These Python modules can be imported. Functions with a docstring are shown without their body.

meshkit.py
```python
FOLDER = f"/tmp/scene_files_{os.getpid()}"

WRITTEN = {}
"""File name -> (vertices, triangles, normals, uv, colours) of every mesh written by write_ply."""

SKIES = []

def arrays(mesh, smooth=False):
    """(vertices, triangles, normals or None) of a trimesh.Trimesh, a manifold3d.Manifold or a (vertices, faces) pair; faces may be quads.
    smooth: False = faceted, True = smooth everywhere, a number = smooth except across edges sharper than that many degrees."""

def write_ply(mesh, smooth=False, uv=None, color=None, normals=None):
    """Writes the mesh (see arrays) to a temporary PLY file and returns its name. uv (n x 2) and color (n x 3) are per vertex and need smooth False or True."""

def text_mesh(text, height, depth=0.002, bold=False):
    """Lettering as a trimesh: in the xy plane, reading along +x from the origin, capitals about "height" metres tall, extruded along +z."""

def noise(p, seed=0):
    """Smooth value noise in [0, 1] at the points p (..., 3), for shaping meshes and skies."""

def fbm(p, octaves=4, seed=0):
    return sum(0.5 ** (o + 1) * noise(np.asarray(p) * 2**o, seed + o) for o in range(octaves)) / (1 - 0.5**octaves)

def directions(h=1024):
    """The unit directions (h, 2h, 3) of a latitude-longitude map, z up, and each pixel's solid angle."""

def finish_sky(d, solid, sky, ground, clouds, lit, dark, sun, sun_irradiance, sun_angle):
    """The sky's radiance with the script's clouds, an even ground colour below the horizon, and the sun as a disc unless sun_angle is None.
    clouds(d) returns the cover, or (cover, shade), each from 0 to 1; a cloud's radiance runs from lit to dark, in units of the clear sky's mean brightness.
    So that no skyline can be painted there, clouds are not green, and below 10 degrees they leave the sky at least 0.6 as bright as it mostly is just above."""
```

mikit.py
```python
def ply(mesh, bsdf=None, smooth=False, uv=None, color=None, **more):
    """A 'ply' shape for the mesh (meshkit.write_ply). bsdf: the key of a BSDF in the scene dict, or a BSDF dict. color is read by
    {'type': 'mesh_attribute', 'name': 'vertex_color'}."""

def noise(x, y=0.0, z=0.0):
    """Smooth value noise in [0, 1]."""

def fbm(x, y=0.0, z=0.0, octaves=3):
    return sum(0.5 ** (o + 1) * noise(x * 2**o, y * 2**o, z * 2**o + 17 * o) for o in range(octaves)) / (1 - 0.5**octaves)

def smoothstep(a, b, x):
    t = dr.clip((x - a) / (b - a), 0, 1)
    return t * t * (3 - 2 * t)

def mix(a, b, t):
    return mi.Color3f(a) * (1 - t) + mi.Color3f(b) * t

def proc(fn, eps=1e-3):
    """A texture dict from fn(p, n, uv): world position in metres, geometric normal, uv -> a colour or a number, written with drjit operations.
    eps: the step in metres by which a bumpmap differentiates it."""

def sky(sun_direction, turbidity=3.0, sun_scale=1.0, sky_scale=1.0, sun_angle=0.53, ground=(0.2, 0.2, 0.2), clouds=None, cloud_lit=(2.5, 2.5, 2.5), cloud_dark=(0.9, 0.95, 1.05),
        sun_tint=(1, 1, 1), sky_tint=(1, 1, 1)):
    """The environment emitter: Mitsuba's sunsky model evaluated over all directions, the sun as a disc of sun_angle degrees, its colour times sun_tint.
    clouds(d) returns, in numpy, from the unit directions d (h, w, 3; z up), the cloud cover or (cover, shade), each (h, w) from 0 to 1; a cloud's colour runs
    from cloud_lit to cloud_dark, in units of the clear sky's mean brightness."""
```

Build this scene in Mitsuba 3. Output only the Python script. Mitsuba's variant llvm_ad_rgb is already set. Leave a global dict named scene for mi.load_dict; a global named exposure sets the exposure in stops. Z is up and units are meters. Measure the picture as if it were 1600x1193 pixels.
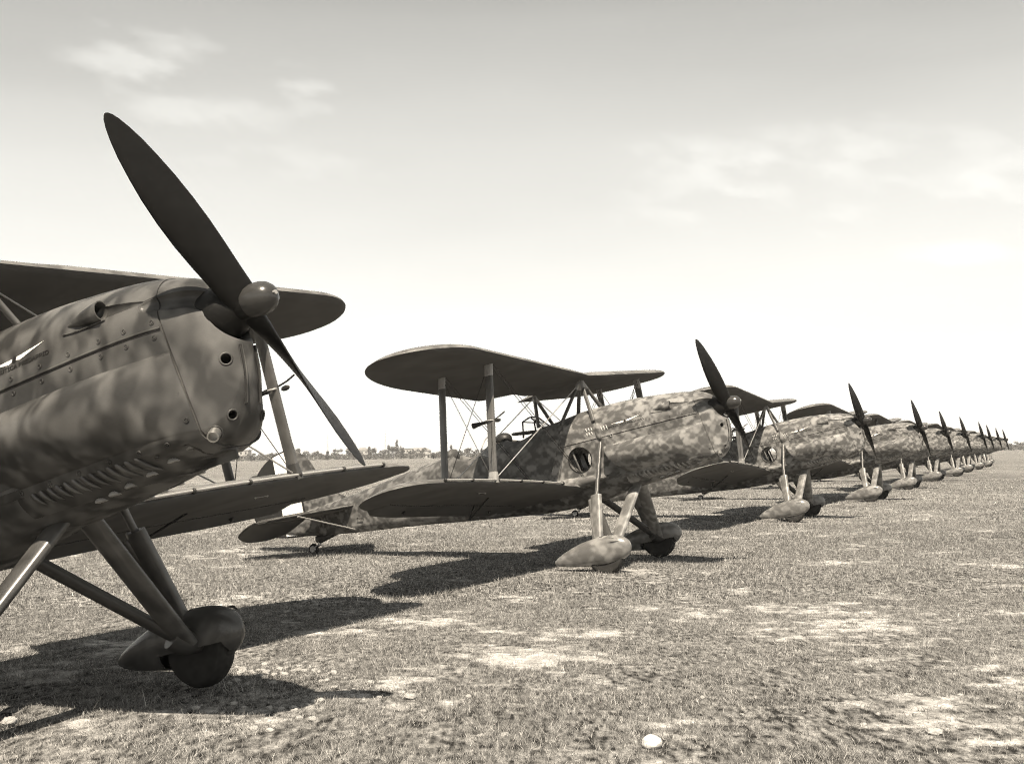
import math
import numpy as np
import trimesh
import manifold3d as m3
import drjit as dr
import mitsuba as mi
from scipy.interpolate import PchipInterpolator
from mikit import ply, proc, sky, noise, fbm, smoothstep, mix
import meshkit

T = mi.ScalarTransform4f
scene, labels = {}, {}

# ------------------------------------------------------------------ camera, light, exposure
EYE, PITCH, ROLL, FOCAL = 1.755, 0.06694, -0.01405, 1686.8 / 1600
right0, up0 = np.array([1.0, 0, 0]), np.array([0, -math.sin(PITCH), math.cos(PITCH)])
fwd = np.array([0, math.cos(PITCH), math.sin(PITCH)])
upv = -right0 * math.sin(ROLL) + up0 * math.cos(ROLL)
scene["camera"] = {
    "type": "perspective", "fov": math.degrees(2 * math.atan(0.5 / FOCAL)), "fov_axis": "x", "near_clip": 0.1, "far_clip": 6000.0,
    "to_world": T().look_at(origin=[0, 0, EYE], target=[float(fwd[0]), float(fwd[1]), float(EYE + fwd[2])], up=[float(v) for v in upv]),
}
SUN_AZ, SUN_EL = math.radians(-93.0), math.radians(58.0)
SUN = [math.cos(SUN_EL) * math.cos(SUN_AZ), math.cos(SUN_EL) * math.sin(SUN_AZ), math.sin(SUN_EL)]


PUFFS = [(-19.5, 19.4, 3.6, 1.9, 0.7), (-16.5, 17.6, 4.5, 1.0, 0.45), (-10.8, 19.0, 2.2, 1.3, 0.7), (-13.5, 15.0, 7.0, 0.9, 0.35), (14.0, 14.2, 10.0, 2.0, 0.5), (20.5, 12.8, 8.0, 1.6, 0.45), (9.0, 12.2, 6.0, 0.9, 0.3), (23.0, 9.5, 4.0, 1.0, 0.3),
         (-40, 17, 9, 2.5, 0.5), (48, 15, 10, 2.5, 0.5), (95, 18, 12, 3, 0.5), (150, 16, 12, 3, 0.5), (-100, 19, 12, 3, 0.5), (-155, 15, 12, 3, 0.5)]


def overcast(d):
    """A milky spring sky: white haze low down, greyer higher up, with soft veils and a few small cumulus puffs (azimuth, elevation, half sizes, strength)."""
    el = np.degrees(np.arcsin(np.clip(d[..., 2], -1, 1)))
    az = np.degrees(np.arctan2(d[..., 0], d[..., 1]))
    q = np.stack([d[..., 0] * 2.2, d[..., 1] * 2.2, d[..., 2] * 9.0], -1)
    veil = meshkit.fbm(q + 3.1, 5, 4)
    wisp = meshkit.fbm(np.stack([az / 2.6 + 0.5 * el, el / 1.1, 0 * el], -1) + 11.3, 6, 8)
    base = np.clip((el - 4.0) / 19.5, 0, 1) ** 1.25
    puff = 0 * el
    for a, e, wa, we, k in PUFFS:
        g = np.exp(-((az - a) / wa) ** 2 - ((el - e) / we) ** 2)
        puff = np.maximum(puff, k * np.clip((g + (wisp - 0.5) * 3.6 * g ** 0.35 - 0.42) * 1.25, 0, 1))
    shade = base + 0.34 * (veil - 0.5) * np.clip((el + 4) / 14, 0, 1) - 0.45 * puff
    return np.ones_like(el), np.clip(shade, 0, 1)


scene["sky"] = sky(SUN, turbidity=3.0, sun_scale=1.0, sky_scale=0.62, clouds=overcast, cloud_lit=(2.95, 2.93, 2.77), cloud_dark=(1.25, 1.24, 1.17), sun_tint=(0.975, 1.03, 1.10), ground=(0.2, 0.2, 0.19))
exposure = 2.7


# ------------------------------------------------------------------ materials
def rgb(v, warm=1.0):
    """A neutral print-toned grey."""
    return {"type": "rgb", "value": [v, v * (1 - 0.015 * warm), v * (1 - 0.045 * warm)]}


def tone(v):
    return mi.Color3f(v, v * 0.985, v * 0.955)


def camo_fn(lo, hi, s, stretch=0.75, soft=False):
    """Sprayed mottling: irregular pale blotches with soft rims over a darker coat."""
    e0, e1 = (0.32, 0.76) if soft else (0.35, 0.70)

    def f(p, n, uv):
        wx, wy = fbm(p.x * 3.1, p.y * 3.1, p.z * 3.1, 2), fbm(p.x * 3.1 + 9, p.y * 3.1 + 4, p.z * 3.1, 2)
        a = fbm((p.x + wx * 0.16) * s, (p.y + wy * 0.16) * s, (p.z + wx * 0.08) * s * stretch + 3, 2)
        b = fbm(p.x * s * 0.33 + 20, p.y * s * 0.33, p.z * s * 0.3, 2)
        g = noise(p.x * 160, p.y * 160, p.z * 160)
        dust = fbm(p.x * 34, p.y * 34, p.z * 30, 2)
        m = smoothstep(e0, e1, a * 0.86 + b * 0.14)
        m = m * (0.55 + 0.45 * smoothstep(0.3, 0.65, b))
        return tone((lo + (hi - lo) * m) * (0.90 + 0.10 * g + 0.10 * dust))
    return f


def painted(fn, rough, spec=0.5, coat=0.0):
    return {"type": "twosided", "bsdf": {"type": "principled", "base_color": fn if isinstance(fn, dict) else proc(fn), "roughness": rough, "specular": spec, "clearcoat": coat, "clearcoat_gloss": 0.85}}


def worn_fn(v, amount=0.25, s=9.0):
    def f(p, n, uv):
        a = fbm(p.x * s, p.y * s, p.z * s, 3)
        return tone(v * (1 - amount * 0.5 + amount * a))
    return f


# darker, softer tones for the nearest machine; its gear tone also stands in for shade
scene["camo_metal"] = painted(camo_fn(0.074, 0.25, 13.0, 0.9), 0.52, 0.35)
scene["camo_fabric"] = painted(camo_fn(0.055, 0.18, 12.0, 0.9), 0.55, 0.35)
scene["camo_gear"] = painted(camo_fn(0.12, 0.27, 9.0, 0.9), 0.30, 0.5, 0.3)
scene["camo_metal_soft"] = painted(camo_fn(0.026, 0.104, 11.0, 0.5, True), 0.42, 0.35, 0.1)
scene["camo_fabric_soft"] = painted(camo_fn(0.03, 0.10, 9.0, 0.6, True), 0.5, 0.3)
scene["camo_gear_soft"] = painted(camo_fn(0.036, 0.085, 7.0, 0.6, True), 0.34, 0.5, 0.6)  # darkened copy of the gear paint: fuselage shade put into the colour
scene["dark_gear"] = painted(worn_fn(0.05), 0.36, 0.3, 0.2)
scene["belly_paint"] = painted(worn_fn(0.075, 0.45, 5.0), 0.42, 0.3)


def fabric_bump(p, n, uv):
    # u runs along the span in metres, v along the chord: ribs under the fabric and slight slack between them
    r = uv.x / 0.34
    t = r - dr.floor(r)
    rib = dr.exp(-dr.square((t - 0.5) / 0.06))
    return 0.0040 * rib + 0.006 * fbm(uv.x * 2.6, uv.y * 11, 3.0, 3)


scene["wing_under"] = {"type": "twosided", "bsdf": {"type": "bumpmap", "arbitrary": {**proc(fabric_bump, 4e-3)}, "scale": 1.0,
                       "bsdf": {"type": "principled", "base_color": proc(worn_fn(0.082, 0.45, 3.0)), "roughness": 0.75, "specular": 0.06}}}  # plain underside paint, toned below the tops to stand in for shade
scene["wing_top"] = {"type": "twosided", "bsdf": {"type": "bumpmap", "arbitrary": {**proc(fabric_bump, 4e-3)}, "scale": 1.0,
                     "bsdf": {"type": "principled", "base_color": proc(camo_fn(0.08, 0.165, 8.0)), "roughness": 0.5, "specular": 0.4}}}
scene["prop_paint"] = painted(worn_fn(0.011, 0.4, 14.0), 0.42, 0.16)
scene["spinner_paint"] = painted(worn_fn(0.034, 0.3, 20.0), 0.24, 0.4, 0.5)
scene["strut_paint"] = painted(worn_fn(0.085, 0.6, 7.0), 0.32, 0.5, 0.3)
scene["strut_dark"] = painted(worn_fn(0.022, 0.4, 7.0), 0.45, 0.3)
scene["cuff_metal"] = painted(worn_fn(0.30, 0.3, 12.0), 0.35, 0.6)
scene["steel"] = {"type": "twosided", "bsdf": {"type": "principled", "base_color": proc(worn_fn(0.42, 0.3, 30.0)), "metallic": 0.85, "roughness": 0.36}}
scene["bare_metal"] = painted(worn_fn(0.26, 0.35, 40.0), 0.3, 0.6)
scene["black"] = {"type": "twosided", "bsdf": {"type": "principled", "base_color": rgb(0.012), "roughness": 0.8}}
scene["rubber"] = painted(worn_fn(0.032, 0.6, 18.0), 0.8, 0.2)
scene["white_paint"] = painted(worn_fn(0.80, 0.08, 5.0), 0.5, 0.4)
scene["letter_ink"] = {"type": "twosided", "bsdf": {"type": "diffuse", "reflectance": rgb(0.02)}}
scene["vent_glint"] = {"type": "twosided", "bsdf": {"type": "diffuse", "reflectance": rgb(0.62)}}  # pale coat that paints light glints onto the vent slots
scene["screen_glass"] = {"type": "thindielectric", "int_ior": 1.5}
scene["leather"] = painted(worn_fn(0.06, 0.3, 15.0), 0.6)


# ------------------------------------------------------------------ mesh helpers
def tm(v, f):
    return trimesh.Trimesh(np.asarray(v, float), np.asarray(f, int), process=False)


def cat(ms):
    return trimesh.util.concatenate([m for m in ms if m is not None])


def mani(mesh):
    mesh = mesh.copy()
    mesh.merge_vertices(digits_vertex=6)
    mesh.update_faces(mesh.nondegenerate_faces())
    mesh.remove_unreferenced_vertices()
    if mesh.volume < 0:
        mesh.invert()
    return m3.Manifold(m3.Mesh(vert_properties=np.asarray(mesh.vertices, np.float32), tri_verts=np.asarray(mesh.faces, np.uint32)))


def untri(man):
    m = man.to_mesh()
    return tm(m.vert_properties[:, :3], m.tri_verts)


def rings(R, cap=True):
    """Closed rings R (k, n, 3) joined in sequence into a tube."""
    R = np.asarray(R, float)
    k, n, _ = R.shape
    i, j = np.meshgrid(np.arange(k - 1), np.arange(n), indexing="ij")
    a, b, c, d = i * n + j, i * n + (j + 1) % n, (i + 1) * n + (j + 1) % n, (i + 1) * n + j
    F = [np.stack([a, b, c], -1).reshape(-1, 3), np.stack([a, c, d], -1).reshape(-1, 3)]
    V = R.reshape(-1, 3)
    if cap:
        V = np.vstack([V, R[0].mean(0), R[-1].mean(0)])
        jj = np.arange(n)
        F += [np.stack([jj * 0 + k * n, (jj + 1) % n, jj], -1), np.stack([jj * 0 + k * n + 1, (k - 1) * n + jj, (k - 1) * n + (jj + 1) % n], -1)]
    m = tm(V, np.vstack(F))
    if cap and m.volume < 0:
        m.invert()
    return m


def grid(P, flip=False):
    k, n, _ = P.shape
    i, j = np.meshgrid(np.arange(k - 1), np.arange(n - 1), indexing="ij")
    a, b, c, d = i * n + j, i * n + j + 1, (i + 1) * n + j + 1, (i + 1) * n + j
    F = np.vstack([np.stack([a, b, c], -1).reshape(-1, 3), np.stack([a, c, d], -1).reshape(-1, 3)])
    return tm(P.reshape(-1, 3), F[:, ::-1] if flip else F)


def slab(outer, inner):
    """A thick sheet between two grids (k, n, 3)."""
    k, n, _ = outer.shape
    ring = np.concatenate([np.arange(n), np.arange(1, k) * n + n - 1, (k - 1) * n + np.arange(n - 2, -1, -1), np.arange(k - 2, 0, -1) * n])
    a = grid(outer)
    b = grid(inner, True)
    off = k * n
    r2 = np.roll(ring, -1)
    F = np.vstack([a.faces, b.faces + off, np.stack([ring, ring + off, r2 + off], -1), np.stack([ring, r2 + off, r2], -1)])
    m = tm(np.vstack([outer.reshape(-1, 3), inner.reshape(-1, 3)]), F)
    if m.volume < 0:
        m.invert()
    return m


def unit(v):
    v = np.asarray(v, float)
    return v / np.linalg.norm(v)


def bar(p0, p1, chord, thick, along=(1, 0, 0), taper=1.0, n=16, blunt=0.0):
    """A streamlined strut: an elliptical section whose long axis lies along the given direction."""
    p0, p1 = np.asarray(p0, float), np.asarray(p1, float)
    z = unit(p1 - p0)
    a = unit(np.asarray(along, float) - z * np.dot(along, z))
    b = np.cross(z, a)
    ang = np.arange(n) * 2 * np.pi / n
    ca, sa = np.cos(ang), np.sin(ang)
    sec = lambda s: (ca * chord / 2 * s)[:, None] * a + (sa * (1 + 0.25 * ca) * thick / 2 * s)[:, None] * b
    ts = [(0, 1.0), (1, taper)] if not blunt else [(0, 0.6), (blunt, 1.0), (1 - blunt, taper), (1, taper * 0.6)]
    return rings([p0 + (p1 - p0) * t + sec(s) for t, s in ts])


def tube(pts, r, n=8):
    pts = np.asarray(pts, float)
    r = np.broadcast_to(r, (len(pts),))
    t = np.gradient(pts, axis=0)
    t /= np.linalg.norm(t, axis=1, keepdims=True)
    t = t / np.maximum(np.linalg.norm(t, axis=1, keepdims=True), 1e-12)
    a = unit(np.cross(t[0], [0, 0, 1.0] if abs(t[0, 2]) < 0.9 else [0, 1.0, 0]))
    R, ang = [], np.arange(n) * 2 * np.pi / n
    for q, d, rr in zip(pts, t, r):
        a = unit(a - d * np.dot(a, d))
        R.append(q + rr * (np.cos(ang)[:, None] * a + np.sin(ang)[:, None] * np.cross(d, a)))
    return rings(R)


def ellipsoid(c, r, sub=3):
    m = trimesh.creation.icosphere(subdivisions=sub)
    m.vertices = m.vertices * np.asarray(r, float) + np.asarray(c, float)
    return m


def lathe(profile, origin, axis, n=24):
    """Profile of (along, radius) pairs turned about an axis."""
    axis = unit(axis)
    a = unit(np.cross(axis, [0, 0, 1.0] if abs(axis[2]) < 0.9 else [0, 1.0, 0]))
    b = np.cross(axis, a)
    ang = np.arange(n) * 2 * np.pi / n
    o = np.asarray(origin, float)
    return rings([o + axis * h + max(r, 1e-4) * (np.cos(ang)[:, None] * a + np.sin(ang)[:, None] * b) for h, r in profile])


def torus(c, axis, R, r, n=28, k=8):
    axis = unit(axis)
    a = unit(np.cross(axis, [0, 0, 1.0] if abs(axis[2]) < 0.9 else [0, 1.0, 0]))
    b = np.cross(axis, a)
    ang, al = np.arange(n) * 2 * np.pi / n, np.arange(k) * 2 * np.pi / k
    P = [np.asarray(c) + (R + r * np.cos(al))[:, None] * (math.cos(t) * a + math.sin(t) * b) + (r * np.sin(al))[:, None] * axis for t in ang]
    return rings(P + [P[0]], cap=False)


def box(lo, hi):
    lo, hi = np.asarray(lo, float), np.asarray(hi, float)
    m = trimesh.creation.box(hi - lo)
    m.apply_translation((lo + hi) / 2)
    return m


def mirror(m):
    m = m.copy()
    m.vertices = m.vertices * [1, -1, 1]
    m.invert()
    return m


def cyl(p0, p1, r0, r1=None, n=24):
    return lathe([(0, r0), (np.linalg.norm(np.subtract(p1, p0)), r0 if r1 is None else r1)], p0, np.subtract(p1, p0), n)


# ------------------------------------------------------------------ the aeroplane, in its own frame: x forward along the thrust line, y to port, z up
NEAR, ALL = {}, {}      # parts: key -> shape dict; NEAR parts are left out on the far copies, where they would be far below a pixel


def numbered(d, key):
    if key not in NEAR and key not in ALL:
        return key
    k = 1
    while f"{key}_{k:03d}" in NEAR or f"{key}_{k:03d}" in ALL:
        k += 1
    return f"{key}_{k:03d}"


def part(key, mesh, bsdf, smooth=35, far=True, uv=None):
    head, _, tail = key.rpartition("__")
    key = numbered(ALL, key)
    (ALL if far else NEAR)[key] = ply(mesh, bsdf, smooth, uv=uv)
    return key


# --- fuselage sections
FX = [-6.9, -6.2, -5.66, -5.0, -4.0, -3.0, -2.5, -1.8, -1.2, -0.7, -0.3, 0.2, 0.6, 1.0, 1.3, 1.5, 1.65, 1.75, 1.82, 1.88, 1.93, 1.955]
ZT = [2.00, 2.10, 2.14, 2.19, 2.30, 2.40, 2.42, 2.42, 2.46, 2.50, 2.54, 2.545, 2.53, 2.49, 2.45, 2.41, 2.37, 2.32, 2.26, 2.18, 2.05, 1.95]
ZB = [1.86, 1.66, 1.58, 1.50, 1.40, 1.28, 1.22, 1.14, 1.08, 1.07, 1.09, 1.17, 1.20, 1.235, 1.27, 1.30, 1.32, 1.35, 1.40, 1.50, 1.66, 1.78]
WW = [0.03, 0.10, 0.15, 0.20, 0.27, 0.325, 0.345, 0.37, 0.38, 0.38, 0.38, 0.38, 0.38, 0.375, 0.36, 0.325, 0.270, 0.212, 0.160, 0.108, 0.055, 0.015]
zt_, zb_, w_ = (PchipInterpolator(FX, a) for a in (ZT, ZB, WW))
ZH = 2.055


def section(x):
    """The starboard-positive half section (y >= 0) from the top centre line to the bottom centre line."""
    zt, zb, w = float(zt_(x)), float(zb_(x)), float(w_(x))
    k = np.clip((x + 1.6) / 1.0, 0, 1)
    k = k * k * (3 - 2 * k)
    q = np.clip((x - 1.72) / 0.2, 0, 1)
    zh = min((1 - k) * (zb + 0.64 * (zt - zb)) + k * ZH, zb + 0.72 * (zt - zb) if q > 0 else 9)
    zs = (1 - k) * (zb + 0.20 * (zt - zb)) + k * max(1.43, zb + 0.1)
    zs = min(zs, zh - 0.04)
    zk = zb + (0.05 + 0.03 * (1 - k)) * (1 if zs - zb > 0.12 else 0.4)
    ws, wk = w * (0.97 - 0.02 * (1 - k)), w * (0.52 * k + 0.8 * (1 - k))
    a = np.linspace(0, np.pi / 2, 18)
    e = 2 / 2.3
    top = np.stack([w * np.sin(a) ** e, zh + (zt - zh) * np.cos(a) ** e], -1)
    side = np.stack([np.linspace(w, ws, 10)[1:], np.linspace(zh, zs, 10)[1:]], -1)
    t = np.linspace(0, 1, 8)[1:, None]
    c0, c1, c2 = np.array([ws, zs]), np.array([(ws * 0.86 + wk * 0.14), zs * 0.36 + zk * 0.64]), np.array([wk, zk])
    slant = (1 - t) ** 2 * c0 + 2 * t * (1 - t) * c1 + t ** 2 * c2
    b = np.linspace(0, np.pi / 2, 8)[1:]
    bot = np.stack([wk * np.cos(b), zk + (zb - zk) * np.sin(b)], -1)
    return np.vstack([top, side, slant, bot])


def side(x, z, off=0.0, sgn=-1):
    """(point, outward normal) on the fuselage side at (x, z)."""
    def y(xx, zz):
        s = section(xx)
        return np.interp(-zz, -s[:, 1], s[:, 0])
    y0, h = y(x, z), 1e-3
    dx, dz = (y(x + h, z) - y(x - h, z)) / (2 * h), (y(x, z + h) - y(x, z - h)) / (2 * h)
    n = unit([-dx, 1.0, -dz])
    p = np.array([x, y0, z]) + n * off
    return p * [1, sgn, 1], n * [1, sgn, 1]


def hull_loft(x0, x1, n):
    xs = np.linspace(x0, x1, n) if not isinstance(n, (list, np.ndarray)) else np.asarray(n)
    R = []
    for x in xs:
        s = section(x)
        half = np.stack([np.full(len(s), x), -s[:, 0], s[:, 1]], -1)
        other = half[-2:0:-1] * [1, -1, 1]
        R.append(np.vstack([half, other]))
    return rings(R)


def shell(x0f, x1, za, zb, off, nx=40, nz=26, thick=0.012, sgn=-1, bulge=None):
    """A sheet-metal panel lying on the fuselage side between heights za (top) and zb, from x0f(z) to x1."""
    zs = np.linspace(za, zb, nz)
    O, I = np.zeros((nx, nz, 3)), np.zeros((nx, nz, 3))
    for j, z in enumerate(zs):
        for i, t in enumerate(np.linspace(0, 1, nx)):
            xa = x0f(z)
            xb = x1(z) if callable(x1) else x1
            x = xa + (xb - xa) * t
            zz = min(z, float(zt_(x)) - 1e-3)
            p, n = side(x, zz, 0, sgn)
            o = off + (bulge(x, z) if bulge else 0)
            O[i, j], I[i, j] = p + n * o, p + n * (o - thick)
    return slab(O, I)


# cowl rear edge, slanting aft as it goes down
RAKE = 0.15
xseam = lambda z: 1.60 + RAKE * (2.06 - z)
cow_x0 = lambda z: float(np.interp(z, [1.45, 1.57, 2.01, 2.25, 2.36, 2.44, 2.52], [-1.05, -0.99, -0.76, -0.62, -0.50, -0.34, -0.22]))
porthole = lathe([(0, 0.195), (1.4, 0.195)], [-0.41, -0.7, 1.785], [0, 1, 0], 40)

xs_all = np.concatenate([np.linspace(-6.9, -3.3, 22), np.linspace(-3.2, -0.1, 36), np.linspace(0.0, 1.50, 24), np.linspace(1.53, 1.80, 14), 1.955 - (1 - np.linspace(0.0, 1, 16)[1:]) ** 1.7 * 0.155])
whole = mani(hull_loft(0, 0, xs_all))
pn = np.array([1.0, 0, RAKE]) / math.hypot(1, RAKE)
body = whole.trim_by_plane(list(-pn), -(1.60 - 0.003 + RAKE * 2.06) / math.hypot(1, RAKE))
cock1 = mani(ellipsoid([-1.40, 0, 2.52], [0.36, 0.285, 0.62], 3))
cock2 = mani(ellipsoid([-2.42, 0, 2.50], [0.42, 0.33, 0.55], 3))
body0 = body
nose0 = whole.trim_by_plane(list(pn), (1.60 + 0.003 + RAKE * 2.06) / math.hypot(1, RAKE))


def trough(s, grow):
    """A long half-round channel sunk into the cowl side below the top line, running forward into the propeller recess."""
    balls = []
    for x, z, r, o in ((1.505, 2.205, 0.040, 0.026), (1.60, 2.205, 0.062, 0.036), (1.75, 2.19, 0.072, 0.036), (1.90, 2.15, 0.076, 0.03)):
        p, n = side(x, min(z, float(zt_(x)) - 0.03), 0, s)
        balls.append(mani(ellipsoid(p + n * o, [r + grow] * 3, 3)))
    out = m3.Manifold()
    for a, b in zip(balls, balls[1:]):
        out = out + m3.Manifold.batch_hull([a, b])
    return out


def channel(s):
    """The tapering channel sunk into the cowl in front of the air scoop's mouth."""
    out, balls = m3.Manifold(), []
    for x, z, r, o in ((1.21, 2.262, 0.050, 0.022), (1.34, 2.250, 0.036, 0.020), (1.49, 2.235, 0.010, 0.004)):
        p, n = side(x, z, 0, s)
        balls.append(mani(ellipsoid(p + n * o, [r] * 3, 3)))
    for a, b in zip(balls, balls[1:]):
        out = out + m3.Manifold.batch_hull([a, b])
    return out


TROUGH = [trough(s, 0.004) for s in (-1, 1)]
SUNK = channel(-1) + channel(1)
for s, big in zip((-1, 1), TROUGH):
    part("gun_trough", untri((big - trough(s, 0.0)) ^ (body0 + nose0)), "camo_metal", 40)
body = body - mani(porthole) - cock1 - cock2 - SUNK - TROUGH[0] - TROUGH[1]
body = untri(body)
cen = body.triangles_center
knot = np.linspace(-6.9, 1.6, 120)
edge = np.array([section(x)[26, 1] for x in knot])
low = cen[:, 2] < np.interp(cen[:, 0], knot, edge) + 0.002
part("fuselage", body.submesh([np.nonzero(~low)[0]], append=True), "camo_fabric", 32)
part("belly", body.submesh([np.nonzero(low)[0]], append=True), "camo_fabric", 32)
# metal cowling wrapped over the front half: one panel each side, meeting on the top line
for s in (-1, 1):
    P = []
    tt = np.linspace(0, 1, 44)
    nz = 34
    zs_ = np.concatenate([np.linspace(1.0, 0.0, 16, endpoint=False), np.linspace(0, -1, 18)])
    O, I = np.zeros((44, nz, 3)), np.zeros((44, nz, 3))
    for j, q in enumerate(zs_):
        for i, t in enumerate(tt):
            zg = ZH + q * 0.42 if q > 0 else ZH + q * (ZH - 1.46)
            xa = cow_x0(zg)
            x = xa + (xseam(zg) - 0.006 - xa) * t
            zz = ZH + (float(zt_(x)) - 0.0004 - ZH) * (1 - (1 - q) ** 2 * 1.0) if q > 0 else zg
            p, n = side(x, zz, 0, s)
            if q >= 0.999:
                n = np.array([0, 0, 1.0])
                p = np.array([x, 0, float(zt_(x))])
            O[i, j], I[i, j] = p + n * 0.004, p - n * 0.004
    m = slab(O, I)
    man = mani(m) - mani(porthole) - SUNK - TROUGH[0] - TROUGH[1]
    part("engine_cowl", untri(man), "camo_metal", 35)
# rear band of the cowl, a lipped strip
for s in (-1, 1):
    pts = [side(cow_x0(z) - 0.005, z, 0.004, s)[0] for z in np.linspace(1.46, 2.50, 26)]
    part("cowl_band", tube(pts, 0.011, 8), "camo_metal", 40, far=False)
# hinge rod of the top cowl
for s in (-1, 1):
    pts = [side(x, ZH, 0.006, s)[0] for x in np.linspace(-0.70, 1.592, 40)]
    part("hinge_rod", tube(pts, 0.0085, 8), "camo_metal", 60, far=False)
    pts = [side(x, ZH - 0.0135, 0.004, s)[0] for x in np.linspace(-0.70, 1.592, 40)]
    part("hinge_gap", tube(pts, 0.0042, 6), "black", 60, far=False)

# nose: a solid cowl ring with a round recess for the propeller shaft
nose = nose0
recess = mani(cat([lathe([(0, 0.14), (0.10, 0.17), (0.2, 0.21), (0.45, 0.34)], [1.74, 0, 2.10], [1, 0, 0], 40)]))
nose = nose - recess - TROUGH[0] - TROUGH[1]
HOLES = [(1.865, 1.80, 0.030), (1.838, 1.48, 0.025)]
holes, rims, discs = [], [], []
for s in (-1, 1):
    for x, z, r in HOLES:
        p, n = side(x, z, 0, s)
        nose = nose - mani(lathe([(0, r), (0.24, r)], p - n * 0.20, n, 24))
        rims.append((torus(p + n * 0.001, n, r + 0.004, 0.006), s))
part("nose_cowl", untri(nose), "camo_metal", 38)
for m, s in rims:
    part("nose_cowl__hole_rim", m, "camo_metal", 60, far=False)
# upright radiator slit near the front edge
for s in (-1, 1):
    slit = []
    for z in np.linspace(1.535, 1.87, 14):
        xs = np.linspace(1.75, 1.95, 120)
        yy = np.array([side(x, z)[0][1] for x in xs])
        xk = float(np.interp(0.055, -yy[::-1] * -1 if False else np.abs(yy)[::-1], xs[::-1]))
        slit.append(side(xk, z, 0.0015, s))
    fr = [p + n * 0.004 for p, n in slit]
    part("nose_cowl__slit", tube(fr, 0.0085, 8), "black", 60, far=False)
    for dxx in (-0.014, 0.014):
        part("nose_cowl__slit_lip", tube([p + np.array([dxx, 0, 0]) + n * (0.004 - dxx * 0.35) for p, n in slit], 0.0055, 6), "camo_metal", 60, far=False)
# gearbox front with shaft, inside the recess
part("gearbox", lathe([(0, 0.10), (0.02, 0.165), (0.10, 0.17), (0.16, 0.15), (0.20, 0.11), (0.25, 0.07)], [1.72, 0, 2.10], [1, 0, 0], 32), "prop_paint", 40)

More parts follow.
